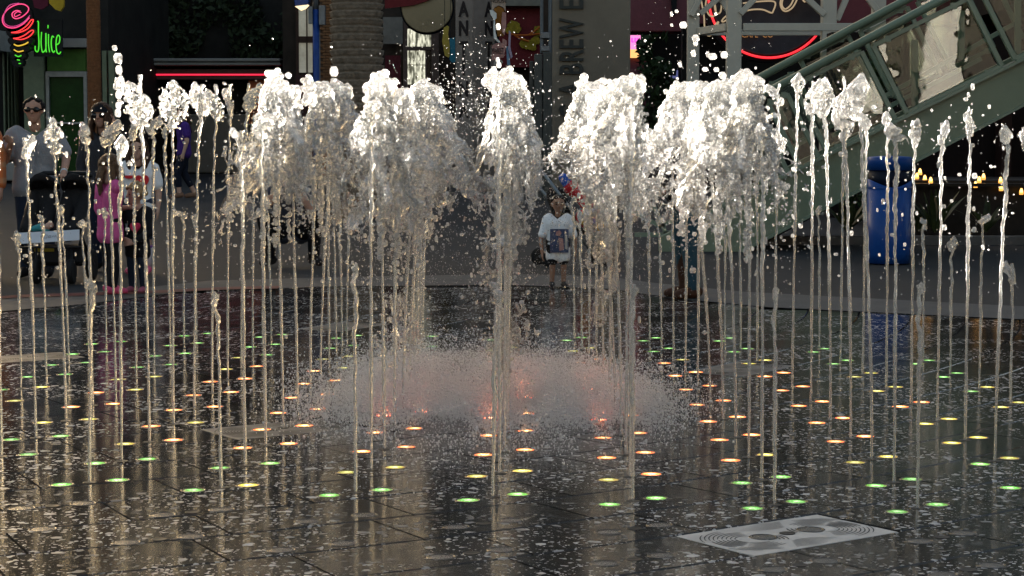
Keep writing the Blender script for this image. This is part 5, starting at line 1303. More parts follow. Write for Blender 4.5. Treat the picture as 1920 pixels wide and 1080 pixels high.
# small child in the white printed shirt
L = spot(1046, 538)
ct, hc, hr, fd, fs = person("small child in a white t-shirt with a photo print and dark shorts", L, 0.12, 0.83, "brown", "black", M_white, cl("dark_shorts", (0.014, 0.013, 0.013)), cl("child_shoe", (0.03, 0.028, 0.028)), kid=0.85, sleeve=0.38, top_low=0.33, leg_end=0.3,
    J={"elbowR": (-0.155, -0.01, 0.43), "wristR": (-0.15, -0.05, 0.31), "elbowL": (0.155, -0.01, 0.43), "wristL": (0.15, -0.05, 0.31)}, wide=1.1, vox=0.0055)
f = MB(); f.box(-0.082, 0.082, -0.096, -0.075, 0.315, 0.525); pr = f.build("photo_print", mat("print_blue", (0.06, 0.075, 0.13), 0.8, vary=0.6, scale=14), ct)
f = MB()
for q_ in ([(-0.03, 0.50), (0.0, 0.515), (0.02, 0.49), (0.0, 0.46), (-0.035, 0.47)], [(-0.01, 0.45), (0.03, 0.44), (0.04, 0.34), (0.0, 0.33)]):
    f.prism([(x, -0.0985, z_) for x, z_ in q_], (0, 0.004, 0))
f.build("print_figure", mat("print_skin", (0.42, 0.22, 0.19), 0.8), pr)
f = MB(); f.prism([(x, -0.0985, z_) for x, z_ in [(0.045, 0.50), (0.07, 0.46), (0.072, 0.34), (0.05, 0.35)]], (0, 0.004, 0)); f.build("print_figure", mat("print_pale", (0.40, 0.38, 0.33), 0.8), pr)
# pushchair with a bright bundle behind the child
pc = tag(empty("pushchair", (P(1060, 500, 20.4).x, 20.4, zg(20.4)), 0.3), "folding pushchair with grey tubes standing behind the small child", "pushchair")
for a, b_ in (((-0.42, 0.1, 1.0), (0.35, 0.1, 0.10)), ((-0.30, -0.2, 0.95), (0.40, -0.2, 0.08)), ((-0.25, 0.1, 0.08), (0.25, 0.1, 0.62)), ((-0.25, -0.2, 0.08), (0.25, -0.2, 0.62)), ((-0.42, 0.1, 1.0), (-0.30, -0.2, 0.95))):
    f = MB(); f.tube([a, b_], 0.016, 8); f.build("frame_tube", mat("tube_grey", (0.20, 0.22, 0.23), 0.35, 0.6), pc)
for wx, wy in ((-0.25, 0.12), (0.38, 0.12), (-0.25, -0.22), (0.38, -0.22)):
    w = MB(); w.lathe([(0.05, -0.02), (0.085, -0.02), (0.09, 0), (0.085, 0.02), (0.05, 0.02)], n=18, axis='y'); w.build("wheel", M_tyre, pc, (wx, wy, 0.09))
C = np.array(chain([(-0.12, -0.05, 0.72), (0.02, -0.05, 0.40), (0.25, -0.05, 0.42)], [0.10, 0.11, 0.09])); fuse_obj("seat", C[:, :3], C[:, 3], 0.015, M_fab, pc)
bd = tag(empty("bright_bundle", (P(1085, 500, 20.2).x, 20.2, zg(20.2) + 0.45)), "red, yellow and blue cloth bundle on the pushchair behind the child", "bundle")
for nm, c_, pts in (("red_cloth", (0.42, 0.02, 0.025), [(-0.08, 0, 0.36), (0.04, 0, 0.27), (0.08, 0, 0.20)]), ("red_cloth", (0.42, 0.02, 0.025), [(0.04, 0.02, 0.06), (0.10, 0.02, 0.0)]), ("blue_cloth", (0.02, 0.08, 0.35), [(-0.16, 0, 0.46), (-0.12, 0, 0.40)]), ("blue_cloth", (0.02, 0.08, 0.35), [(0.16, 0, 0.10), (0.15, 0, 0.02)]), ("yellow_cloth", (0.5, 0.28, 0.02), [(0.09, -0.04, 0.10), (0.06, -0.03, 0.02)]), ("yellow_cloth", (0.5, 0.28, 0.02), [(0.24, 0, 0.0), (0.24, 0, -0.06)])):
    C = np.array(chain(pts, [0.075 if nm[0] == "r" else 0.05] * len(pts))); fuse_obj(nm, C[:, :3], C[:, 3], 0.012, mat("bundle_" + nm, c_, 0.8), bd)
# woman in jeans and brown boots bending behind the right bursts
L = spot(1290, 559)
M_boot = mat("boot_brown", (0.060, 0.026, 0.015), 0.55, vary=0.3, scale=12)
bt, hc, hr, fd, fs = person("person in teal jeans and tall brown boots bending forward behind the right bursts", L, -1.35, 1.66, "tan", "brown", cl("dark_top", (0.022, 0.020, 0.024)), cl("teal_jeans", (0.030, 0.066, 0.085)), M_boot,
    J={"lean": (0, -0.46, -0.22), "head": (0, -0.62, 1.16), "elbowR": (-0.20, -0.56, 0.86), "wristR": (-0.12, -0.72, 0.72), "elbowL": (0.20, -0.56, 0.86), "wristL": (0.12, -0.72, 0.72)}, hairstyle="long", sleeve=0.9, wide=1.05)
for s in (-1, 1):
    C = np.array(chain([(s * 0.095, 0.016, 0.06), (s * 0.094, 0.0, 0.25), (s * 0.092, -0.01, 0.40)], [0.056, 0.064, 0.068])); fuse_obj("boot_shaft", C[:, :3], C[:, 3], 0.011, M_boot, bt)

# ================================================================== water
def water_material(name, trans, white, rough, bscale, bstr, sheet=False, tint=(0.97, 0.98, 0.97)):
    m = bpy.data.materials.new(name); m.use_nodes = True; nt = m.node_tree; L = nt.links
    nt.nodes.remove(nt.nodes["Principled BSDF"]); out = nt.nodes["Material Output"]
    geo = nt.nodes.new("ShaderNodeNewGeometry")
    n1 = nt.nodes.new("ShaderNodeTexNoise"); n1.inputs["Scale"].default_value = bscale; n1.inputs["Detail"].default_value = 4; n1.inputs["Roughness"].default_value = 0.6
    L.new(geo.outputs["Position"], n1.inputs["Vector"])
    bp = nt.nodes.new("ShaderNodeBump"); bp.inputs["Strength"].default_value = bstr; bp.inputs["Distance"].default_value = 0.02
    L.new(n1.outputs["Fac"], bp.inputs["Height"])
    gl = nt.nodes.new("ShaderNodeBsdfGlass"); gl.inputs["IOR"].default_value = 1.33; gl.inputs["Roughness"].default_value = rough
    gl.inputs["Color"].default_value = (*tint, 1); L.new(bp.outputs[0], gl.inputs["Normal"])
    gs = nt.nodes.new("ShaderNodeBsdfGlossy"); gs.inputs["Roughness"].default_value = rough + 0.08; L.new(bp.outputs[0], gs.inputs["Normal"])
    tr = nt.nodes.new("ShaderNodeBsdfTransparent"); tr.inputs[0].default_value = (0.97, 0.97, 0.96, 1)
    tl = nt.nodes.new("ShaderNodeBsdfTranslucent"); tl.inputs[0].default_value = (0.95, 0.93, 0.90, 1); L.new(bp.outputs[0], tl.inputs["Normal"])
    df = nt.nodes.new("ShaderNodeBsdfDiffuse"); df.inputs[0].default_value = (0.90, 0.88, 0.86, 1); L.new(bp.outputs[0], df.inputs["Normal"])
    a = nt.nodes.new("ShaderNodeMixShader"); a.inputs[0].default_value = 0.4; L.new(tl.outputs[0], a.inputs[1]); L.new(df.outputs[0], a.inputs[2])
    # clear part: glass skin and see-through film
    c = nt.nodes.new("ShaderNodeMixShader"); c.inputs[0].default_value = trans; L.new(gl.outputs[0], c.inputs[1]); L.new(tr.outputs[0], c.inputs[2])
    c2 = nt.nodes.new("ShaderNodeMixShader"); c2.inputs[0].default_value = 0.16; L.new(c.outputs[0], c2.inputs[1]); L.new(gs.outputs[0], c2.inputs[2])
    # foam: where bubbles and ripples scatter light
    n2 = nt.nodes.new("ShaderNodeTexNoise"); n2.inputs["Scale"].default_value = bscale * 0.55; n2.inputs["Detail"].default_value = 5; n2.inputs["Roughness"].default_value = 0.7
    n2.inputs["Distortion"].default_value = 1.0
    if sheet:
        mpn = nt.nodes.new("ShaderNodeMapping"); mpn.inputs["Scale"].default_value = (1, 1, 0.4); L.new(geo.outputs["Position"], mpn.inputs[0]); L.new(mpn.outputs[0], n2.inputs["Vector"])
    else: L.new(geo.outputs["Position"], n2.inputs["Vector"])
    mr = nt.nodes.new("ShaderNodeMapRange"); mr.inputs[1].default_value = 0.36; mr.inputs[2].default_value = 0.72; mr.inputs[3].default_value = white * 0.15; mr.inputs[4].default_value = white * 2.0
    L.new(n2.outputs["Fac"], mr.inputs[0])
    o = nt.nodes.new("ShaderNodeMixShader"); L.new(mr.outputs[0], o.inputs[0]); L.new(c2.outputs[0], o.inputs[1]); L.new(a.outputs[0], o.inputs[2])
    L.new(o.outputs[0], out.inputs[0])
    return m
M_jet = water_material("jet_water", 0.22, 0.13, 0.14, 70, 0.6)
M_splash = water_material("splash_water", 0.42, 0.30, 0.17, 60, 0.9)
M_film = water_material("film_water", 0.78, 0.15, 0.11, 24, 0.8, True)
M_drop = water_material("drop_water", 0.2, 0.40, 0.15, 40, 0.3)

# heads: the ragged crowns where a jet turns over
def head_points(seed, w, h, big):
    r = np.random.default_rng(seed); n = 900 if big else 420
    a = r.uniform(0, 2 * PI, n); t = r.uniform(0, 1, n); q = r.uniform(0, 1, n) ** 0.5
    lean = r.normal(size=2) * w * 0.9
    prof = np.sin(PI * np.clip(0.18 + 0.80 * t, 0, 1)) ** 0.7 * (0.45 + 0.55 * t)       # narrow neck, wide crown
    x = q * w * prof * np.cos(a) * r.uniform(0.8, 1.2) + lean[0] * t ** 2; y = q * w * prof * np.sin(a) + lean[1] * t ** 2
    z = -h + h * t - (q ** 2) * h * 0.22 * t
    p = np.stack([x, y, z], 1)
    k = vnoise(p * 55 + seed * 3.3, seed) * 0.7 + 0.3 * vnoise(p * 120 + seed, seed + 1)
    p = p[(k > 0.50) | ((q < 0.22) & (t < 0.8))]
    A = [p]; R = [r.uniform(0.0042, 0.0070, len(p))]
    for j in range(7 if big else 3):           # strings of water let go from the crown
        s = p[r.integers(len(p))]; d = r.normal(size=3) * np.array([0.6, 0.6, 0.3]); L = r.uniform(0.02, 0.05) * (1.6 if big else 1)
        tt = np.linspace(0, 1, 14)[:, None]; A.append(s + d * tt * L + np.array([0, 0, -1.0]) * tt ** 2 * L * 1.2); R.append(np.maximum(0.0045 - 0.003 * tt[:, 0] + 0.0018 * np.sin(tt[:, 0] * 16), 0.0026))
    for j in range(8 if big else 4):
        A.append(np.array([[r.normal() * w * 1.1, r.normal() * w * 1.1, r.uniform(-h * 1.3, 0.01)]])); R.append(np.array([r.uniform(0.003, 0.0052)]))
    return np.vstack(A), np.concatenate(R)
def islands(V, F):
    n = len(V); lab = np.arange(n); e = np.vstack([F[:, [0, 1]], F[:, [1, 2]], F[:, [2, 3]], F[:, [3, 0]]])
    while True:
        m = np.minimum(lab[e[:, 0]], lab[e[:, 1]]); new = lab.copy()
        np.minimum.at(new, e[:, 0], m); np.minimum.at(new, e[:, 1], m); new = new[new]; new = new[new]
        if (new == lab).all(): return lab
        lab = new
HEADS = []; BIGHEADS = []
for i in range(16):
    hp_, hr_ = head_points(100 + i, 0.024 + 0.010 * (i % 3), 0.055 + 0.02 * (i % 4), False); HEADS.append(fuse(hp_, hr_, 0.0040, 1))
for i in range(8):
    hp_, hr_ = head_points(200 + i, 0.050 + 0.010 * (i % 3), 0.12 + 0.02 * (i % 3), True); BIGHEADS.append(fuse(hp_, hr_, 0.0044, 1))
def make_jet(name, base, top, head=1.0, seed=0, r0=0.0066, wob=1.0):
    r = np.random.default_rng(seed)
    base, top = np.array(base), np.array(top); d = top - base; Lz = d[2]
    m = max(20, int(Lz / 0.0062)); n = 6
    t = np.linspace(0, 1, m)
    ph = r.uniform(0, 6.28, 8)
    amp = (0.0006 + 0.0062 * t ** 2.4) * wob
    ox = amp * (np.sin(t * Lz * 32 + ph[0]) * 0.6 + np.sin(t * Lz * 71 + ph[1]) * 0.45 + np.sin(t * Lz * 13 + ph[2]) * 0.5)
    oy = amp * (np.sin(t * Lz * 29 + ph[3]) * 0.6 + np.sin(t * Lz * 77 + ph[4]) * 0.45)
    cx = d[0] * t ** 1.6 + ox; cy = d[1] * t ** 1.6 + oy; cz = Lz * t
    rad = r0 * (1 + 0.30 * t) * (1 + (0.06 + 0.30 * t ** 1.5) * (0.55 * np.sin(t * Lz * 290 + ph[5] + 3 * np.sin(t * Lz * 31 + ph[6])) + 0.6 * np.sin(t * Lz * 120 + ph[6])) + 0.05 * t * r.normal(size=m))
    rad = np.maximum(rad, 0.0028)
    a = np.arange(n) * 2 * PI / n
    an = 1 + (0.15 + 0.15 * t[:, None]) * np.sin(2 * a[None] + 9 * t[:, None] * Lz + ph[7])
    X = cx[:, None] + rad[:, None] * an * np.cos(a)[None]; Yy = cy[:, None] + rad[:, None] * an * np.sin(a)[None]; Z = np.repeat(cz[:, None], n, 1)
    V = np.stack([X, Yy, Z], -1).reshape(-1, 3)
    i = np.arange(m - 1)[:, None] * n; k = np.arange(n)[None]; k2 = (k + 1) % n
    F = np.stack([i + k, i + k2, i + n + k2, i + n + k], -1).reshape(-1, 4)
    if head > 0:
        bg_ = head >= 1.6
        hv, hf = (BIGHEADS if bg_ else HEADS)[r.integers(8 if bg_ else 16)]
        head = head * 0.72 if bg_ else head
        ca = r.uniform(0, 6.28); R = np.array([[math.cos(ca), -math.sin(ca), 0], [math.sin(ca), math.cos(ca), 0], [0, 0, 1]])
        hv2 = (hv * head) @ R.T + np.array([cx[-1], cy[-1], Lz + 0.012])
        F = np.vstack([F, hf + len(V)]); V = np.vstack([V, hv2])
    o = link(name, npmesh(name, V, F, True), None, M_jet)
    o.location = base
    return o
TOP = {(-4, 0): (174, 527, .7), (-3, 0): (407, 553, .7), (-2, 0): (665, 500, .6), (-1, 0): (931, 545, .6), (0, 0): (1185, 532, .8), (1, 0): (1453, 540, .6), (2, 0): (1725, 531, .6),
       (-5, 1): (-6, 250, 1), (-4, 1): (226, 258, 1.3), (-3, 1): (452, 245, 1.3), (-2, 1): (696, 190, 1), (-1, 1): (934, 160, 1), (0, 1): (1186, 150, 1.2), (1, 1): (1430, 235, 1), (2, 1): (1679, 238, 1.3), (3, 1): (1926, 236, 1),
       (-5, 2): (48, 258, 1.5), (-4, 2): (263, 140, 2.2), (-3, 2): (490, 218, 1.5), (2, 2): (1608, 165, 1.6), (3, 2): (1891, 242, 1.4),
       (-5, 3): (98, 225, 1.6), (-4, 3): (325, 150, 2.2), (2, 3): (1580, 143, 2.6), (3, 3): (1819, 205, 1.2),
       (-6, 4): (-10, 420, 1), (-5, 4): (163, 235, 1.5), (-4, 4): (377, 158, 1.8), (2, 4): (1545, 150, 2.0), (3, 4): (1767, 230, 1.3), (4, 4): (1960, 430, 1),
       (-6, 5): (33, 435, 1), (-5, 5): (201, 228, 1.6), (-4, 5): (405, 158, 1.8), (2, 5): (1524, 152, 1.9), (3, 5): (1714, 226, 1.4), (4, 5): (1900, 494, 1.3),
       (-6, 6): (78, 404, 1), (-5, 6): (250, 222, 1.5), (-4, 6): (432, 158, 1.7), (2, 6): (1496, 140, 1.5), (3, 6): (1664, 214, 1.4), (4, 6): (1842, 406, 1),
       (-6, 7): (115, 388, 1), (-5, 7): (287, 222, 1.5), (-4, 7): (466, 156, 1.9), (2, 7): (1460, 158, 1.5), (3, 7): (1625, 214, 1.4), (4, 7): (1784, 447, 1.2),
       (-6, 8): (152, 415, 1), (4, 8): (1732, 412, 1), (-6, 9): (196, 393, 1), (3, 8): (1582, 235, 1.2), (3, 9): (1535, 390, 1)}
BELL = {(-3, 3): (515, 152), (-3, 4): (541, 162), (-3, 5): (600, 156), (-3, 6): (632, 155), (-2, 2): (712, 146), (-2, 3): (745, 165), (-2, 4): (790, 155), (-2, 5): (806, 165),
        (-1, 2): (952, 136), (-1, 3): (966, 165), (0, 2): (1180, 142), (0, 3): (1140, 163), (0, 4): (1105, 156), (1, 2): (1405, 141), (1, 3): (1350, 152), (1, 4): (1320, 155), (1, 5): (1280, 155)}
cnt = {}
byrow = {}
for c, r, p, idx, rowname in NODES:
    if r < 0: continue
    rn_ = random.Random(c * 31 + r * 7)
    if (c, r) in TOP: x, y, hs = TOP[(c, r)]; top_ = P(x, y, p.y); kind = "jet"
    elif (c, r) in BELL: x, y = BELL[(c, r)]; top_ = P(x, y + 12, p.y); hs = 0; kind = "bell"
    else:
        edge_ = c <= ROWS[r][0] or c >= ROWS[r][1] or r >= 9
        z = rn_.uniform(0.78, 0.95) if edge_ else rn_.uniform(1.35, 1.5)
        top_ = Vector((p.x + rn_.uniform(-.03, .03), p.y, z)); hs = rn_.uniform(0.9, 1.3); kind = "jet"
    far_ = 0.8 if r > 6 else 1.0
    o = make_jet("water_jet", p + Vector((0, 0, 0.001)), top_ , hs * 0.9, (c + 20) * 101 + r, r0=0.0060, wob=1.3 if top_.z < 1.0 else 1.0)
    q = "low" if top_.z < 1.0 else "tall"
    tag(o, "%s clear water jet, %s from the left in %s" % (q, ORD[idx], rowname), "water jet", "upright water jets of the fountain")

def clear_view(pts, r):
    """thins the water where gaps between the bursts leave the child and the crouching person in view"""
    d = pts - np.array([0, 0, HCAM]); w = d[:, 1] * CP - d[:, 2] * SP
    X = 960 + FPX * d[:, 0] / w; Yp = 540 - FPX * (d[:, 1] * SP + d[:, 2] * CP) / w
    a = ((X - 1045) / 52) ** 2 + ((Yp - 450) / 112) ** 2 < 1; b = ((X - 552) / 50) ** 2 + ((Yp - 440) / 70) ** 2 < 1
    u = r.uniform(0, 1, len(pts))
    return ~((a & (u < 0.93)) | (b & (u < 0.6)))
# ---- the bursts: clear films of water bending over the strong jets, laced with ridges and torn at the lower edge
def lines(q, k, seed, eps):                 # winding crease lines: where smooth noise crosses its middle
    return np.abs(vnoise(q * k, seed) * 0.7 + 0.3 * vnoise(q * k * 2.3, seed + 50) - 0.5) < eps
def bell_surface(a, u, top, seed, R, H, lean):
    lob = 1 + 0.38 * np.sin(a + seed * 2.1) + 0.24 * np.sin(2 * a + seed) + 0.16 * np.sin(3 * a + seed * 1.7) + 0.10 * np.sin(5 * a + seed * 0.7)
    q = np.stack([np.cos(a) * 1.7 + seed * 3.1, np.sin(a) * 1.7, u * 3.2], -1)
    w = 0.024 + (R - 0.024) * (0.50 * u ** 0.5 + 0.50 * u ** 1.7) * lob
    w = w + (vnoise(q * 2.2, seed + 4) - 0.5) * 0.09 * (0.15 + u) + (vnoise(q * 5.0, seed + 5) - 0.5) * 0.05 * (0.25 + u) + (vnoise(q * 12.0, seed + 6) - 0.5) * 0.020
    fall = H * (u ** 1.1) * (1 + 0.22 * np.sin(2 * a + seed * 3) + 0.16 * np.sin(4 * a + seed))
    x = top[0] + w * np.cos(a) + lean[0] * u ** 1.3; y = top[1] + w * np.sin(a) + lean[1] * u ** 1.3
    z = top[2] - fall + (vnoise(q * 6, seed + 8) - 0.5) * 0.05 * (0.3 + u)
    return np.stack([x, y, z], -1), q
def bell_points(base, top, seed, R, H, n, lean=(0, 0), ragged=0.55):
    r = np.random.default_rng(seed)
    u = r.uniform(0, 1.12, n) ** 0.8; a = r.uniform(0, 2 * PI, n)
    P_, q = bell_surface(a, u, top, seed, R, H, lean)
    sharp = np.clip((u - ragged) / (1.12 - ragged), 0, 1)
    keep = lines(q, 0.9, seed + 9, 0.011) | lines(q, 1.7, seed + 19, 0.007 * (1 - 0.5 * sharp)) | (vnoise(q * 5, seed + 60) > 0.93)
    keep &= (vnoise(q * 1.6, seed + 70) > 0.34 + 0.20 * sharp) | (u < 0.25)
    cap = (u < 0.11) & (r.uniform(0, 1, n) < 0.75)
    keep |= cap
    P_ = P_ + (vnoise(q * 9, seed + 80) - 0.5)[:, None] * 0.03
    rad = (0.0054 + 0.0036 * vnoise(q * 4, seed + 90)) * (1 - 0.22 * sharp) + 0.006 * np.exp(-u / 0.10)
    return P_[keep], rad[keep]
def film_faces(mask):
    na, nu = mask.shape; idx = np.arange(na * nu).reshape(na, nu)
    F = np.stack([idx[:-1, :-1], idx[1:, :-1], idx[1:, 1:], idx[:-1, 1:]], -1)
    m = mask[:-1, :-1] & mask[1:, :-1] & mask[1:, 1:] & mask[:-1, 1:]
    return F[m]
def compact(V, F):
    used = np.unique(F); mp = np.full(len(V), -1); mp[used] = np.arange(len(used)); return V[used], mp[F]
def bell_film(top, seed, R, H, lean, ragged):
    na, nu = 104, 72
    a, u = np.meshgrid(np.linspace(0, 2 * PI, na), np.linspace(0.01, 1.0, nu), indexing='ij')
    S_, q = bell_surface(a.ravel(), u.ravel(), top, seed, R, H, lean)
    sharp = np.clip((u.ravel() - ragged) / (1 - ragged), 0, 1)
    n1 = vnoise(q * 1.3, seed + 31) * 0.6 + 0.4 * vnoise(q * 3.6, seed + 32)
    return compact(S_, film_faces(((n1 > 0.36 + 0.28 * sharp) & (clear_view(S_, np.random.default_rng(0)) | (u.ravel() < 0.4))).reshape(na, nu)))
def thread_points(start, vel, L, r0, seed, wig=0.012):
    r = np.random.default_rng(seed); n = max(6, int(L / 0.004)); t = np.linspace(0, 1, n)[:, None]
    p = np.array(start)[None] + np.array(vel)[None] * t * L + np.array([0, 0, -1.0])[None] * (t ** 2) * L * 0.7
    ph = r.uniform(0, 6, 6)
    p = p + wig * np.stack([np.sin(t[:, 0] * 9 + ph[0]) + 0.5 * np.sin(t[:, 0] * 23 + ph[1]), np.sin(t[:, 0] * 8 + ph[2]), 0.6 * np.sin(t[:, 0] * 11 + ph[3])], 1)
    rr = r0 * (1 - 0.55 * t[:, 0]) * (1 + 0.5 * np.sin(t[:, 0] * 30 + ph[4]) * (t[:, 0] > 0.3))
    rr[-3:] = r0 * 1.2
    return p, np.maximum(rr, 0.0028)
BELLP = {(-3, 3): (0.19, 0.52, -0.02), (-3, 4): (0.20, 0.55, -0.05), (-3, 5): (0.17, 0.50, 0.0), (-3, 6): (0.20, 0.55, 0.04), (-2, 2): (0.12, 0.48, 0.02), (-2, 3): (0.15, 0.55, -0.03),
         (-2, 4): (0.15, 0.45, 0.05), (-2, 5): (0.21, 0.50, 0.09), (-1, 2): (0.145, 0.50, 0.0), (-1, 3): (0.15, 0.58, 0.02), (0, 2): (0.12, 0.45, -0.03), (0, 3): (0.17, 0.42, -0.02),
         (0, 4): (0.17, 0.42, -0.03), (1, 2): (0.13, 0.45, 0.02), (1, 3): (0.17, 0.48, -0.02), (1, 4): (0.19, 0.50, 0.0), (1, 5): (0.20, 0.52, 0.0)}
blabel = {(-3, 3): "wide glassy water burst farthest left, its hood torn at the lower edge", (-3, 4): "wide burst just right of the leftmost burst, flaring low",
          (-3, 5): "tall hooded water burst in front of the big palm, left half", (-3, 6): "broad water burst touching the big palm trunk from the right",
          (-2, 2): "narrow bright burst standing nearest, left of the candy shop doors", (-2, 3): "burst close behind the narrow bright left one", (-2, 4): "burst below the round sign with bright knob",
          (-2, 5): "rearmost burst below the round sign, with a wide clear skirt", (-1, 2): "brightest bell shaped burst in the centre under the market sign", (-1, 3): "burst directly behind the bright central bell",
          (0, 2): "sharp bright burst in front of the brewery column's right edge", (0, 3): "wide burst in front of the brewery column's middle", (0, 4): "burst in front of the brewery column's letters",
          (1, 2): "sharp bright burst left of the escalator rails", (1, 3): "wide burst between the tower's two front left posts", (1, 4): "burst under the tower's left corner post", (1, 5): "rearmost burst left of the lattice tower"}
RG = np.random.default_rng(77)
for i, ((c, r), (bx, by)) in enumerate(BELL.items()):
    p = node(c, r); top_ = P(bx, by, p.y); R, H, ln = BELLP[(c, r)]
    tp_ = (top_.x, top_.y, top_.z - 0.02)
    pts, rad = bell_points(p, tp_, 40 + i, R, H, 60000, (ln, 0), 0.55)
    A, B_ = [pts], [rad]
    for _k in range(3):                     # knobs at the top
        cc_ = np.array([top_.x, top_.y, top_.z - 0.045]) + RG.normal(size=3) * np.array([0.030, 0.02, 0.018])
        A.append(cc_ + RG.normal(size=(40, 3)) * np.array([0.014, 0.014, 0.018])); B_.append(RG.uniform(0.009, 0.019, 40))
    col = np.stack([np.full(160, top_.x), np.full(160, top_.y), np.linspace(top_.z - 0.75, top_.z - 0.05, 160)], 1) + RG.normal(size=(160, 3)) * 0.006
    A.append(col); B_.append(RG.uniform(0.007, 0.013, 160))
    low = pts[pts[:, 2] < top_.z - 0.6 * H]
    for j in range(30):
        s = low[RG.integers(len(low))]; d = np.array([s[0] - top_.x, s[1] - top_.y, 0]); d = d / (np.linalg.norm(d) + 1e-6)
        v = d * RG.uniform(0.2, 1.1) + RG.normal(size=3) * np.array([0.4, 0.4, 0.40])
        tp, tr_ = thread_points(s, v, RG.uniform(0.06, 0.28), RG.uniform(0.0036, 0.0062), int(RG.integers(1e6)), 0.016)
        A.append(tp); B_.append(tr_)
    pts = np.vstack(A); rad = np.concatenate(B_); kc = clear_view(pts, RG); pts, rad = pts[kc], rad[kc]
    o_ = np.array([p.x, p.y, 0.0])
    V, F = fuse(pts - o_, rad, 0.0062, 1)
    lab = islands(V, F); big_ = np.bincount(lab).argmax(); fm_ = lab[F[:, 0]] == big_
    V1, F1 = compact(V, F[fm_]); o = link("water_burst", npmesh("water_burst", V1, F1, True), None, M_splash, p)
    if (~fm_).any():
        V2, F2 = compact(V, F[~fm_]); tag(link("flung_water", npmesh("flung_water", V2, F2, True), o, M_splash), kind="stuff")
    tag(o, blabel[(c, r)], "water burst", "bell shaped bursts of water over the strong jets")
    V, F = bell_film(tp_, 40 + i, R, H, (ln, 0), 0.5)
    link("film", npmesh("film", V - o_, F, True), o, M_film)

# ---- ragged curtains of water falling from the bursts
def curtain(name, label, pxs, Y, seed, w0, n=5200, dens=0.47):
    """pxs: list of (x, y, halfwidth px) going down"""
    r = np.random.default_rng(seed); n = n * 3
    t = r.uniform(0, 1, n); ys = np.array([q[1] for q in pxs], float)
    cxs = np.array([q[0] for q in pxs], float); hws = np.array([q[2] for q in pxs], float)
    def surf(s, t):
        yy = ys[0] + (ys[-1] - ys[0]) * t
        hw = np.interp(yy, ys, hws); xx = np.interp(yy, ys, cxs) + hw * s * (1 + 0.25 * np.sin(yy / 17.0 + seed)) + 7 * np.sin(yy / 23.0 + seed)
        q = np.stack([xx / 30.0 + seed * 7.7, yy / 42.0, np.zeros_like(xx)], 1)
        dep = (vnoise(q * 0.9, seed + 1) - 0.5) * 0.45 + (vnoise(q * 3, seed + 2) - 0.5) * 0.10
        return xx, yy + (vnoise(q * 1.7, seed + 5) - 0.5) * 26, dep, q
    s = r.uniform(-1, 1, n)
    xx, yy, dep, q = surf(s, t)
    kp = lines(q, 0.8, seed + 9, 0.026) | lines(q, 1.6, seed + 19, 0.018) | (vnoise(q * 4, seed + 60) > 0.92)
    kp &= vnoise(q * 0.8, seed + 70) * 0.6 + 0.4 * vnoise(q * 2.1, seed + 71) > dens - 0.10 + 0.14 * t + 0.12 * np.abs(s) ** 3
    W = np.array([tuple(P(a, b, Y + d)) for a, b, d in zip(xx[kp], yy[kp], dep[kp] + r.normal(size=kp.sum()) * 0.012)])
    rd = (0.0052 + 0.0042 * vnoise(q[kp] * 3, seed + 90)) * w0
    A, B_ = [W], [rd]
    for j in range(int(n / 700)):
        s0 = W[r.integers(len(W))]; tp, tr_ = thread_points(s0, r.normal(size=3) * 0.5, r.uniform(0.04, 0.14), r.uniform(0.003, 0.0065), int(r.integers(1e6))); A.append(tp); B_.append(tr_)
    o0 = np.array([P(pxs[0][0], 500, Y).x, Y, 0.0])
    pa, ra = np.vstack(A), np.concatenate(B_); kc = clear_view(pa, r)
    V, F = fuse(pa[kc] - o0, ra[kc], 0.0062, 1)
    o = link(name, npmesh(name, V, F, True), None, M_splash, o0)
    na, nu = 70, 70
    s2, t2 = np.meshgrid(np.linspace(-1, 1, na), np.linspace(0, 1, nu), indexing='ij')
    xx, yy, dep, q = surf(s2.ravel(), t2.ravel())
    S_ = np.array([tuple(P(a, b, Y + d)) for a, b, d in zip(xx, yy, dep)]) - o0
    n1 = vnoise(q * 0.8, seed + 70) * 0.6 + 0.4 * vnoise(q * 2.1, seed + 71)
    F = film_faces((n1 > dens + 0.02 + 0.16 * t2.ravel() + 0.15 * np.abs(s2.ravel()) ** 3).reshape(na, nu))
    if len(F):
        V, F = compact(S_, F); link("film", npmesh("film", V, F, True), o, M_film)
    return tag(o, label, "falling water", "torn curtains of falling water")
curtain("falling_water", "long torn strand of falling water left of the centre, below the round sign", [(735, 380, 45), (745, 450, 26), (748, 540, 26), (756, 620, 30), (752, 690, 26)], 9.6, 1, 0.8, 3600)
curtain("falling_water", "thick torn curtain of falling water under the central bell", [(935, 330, 70), (930, 400, 48), (940, 470, 42), (950, 560, 40), (955, 620, 36), (945, 700, 24)], 9.2, 2, 1.0, 6500)
curtain("falling_water", "wide wedge of falling water right of the child in the white shirt", [(1160, 330, 80), (1150, 400, 60), (1140, 450, 42), (1132, 520, 20), (1120, 600, 22), (1135, 690, 18)], 9.3, 3, 1.0, 6500, 0.42)
curtain("falling_water", "hanging fringe of water at the left end of the bursts", [(520, 260, 80), (510, 330, 78), (500, 400, 60), (480, 450, 40)], 9.9, 4, 0.95, 8000, 0.52)
curtain("falling_water", "hanging fringe of water in front of the crouching photographer's right", [(650, 250, 90), (655, 330, 80), (660, 390, 60), (650, 450, 30)], 9.8, 5, 0.95, 8500, 0.51)
curtain("falling_water", "hanging fringe of water between the left bursts and the central bell", [(790, 250, 60), (800, 300, 60), (830, 330, 50), (850, 400, 30)], 10.2, 6, 0.8, 4200)
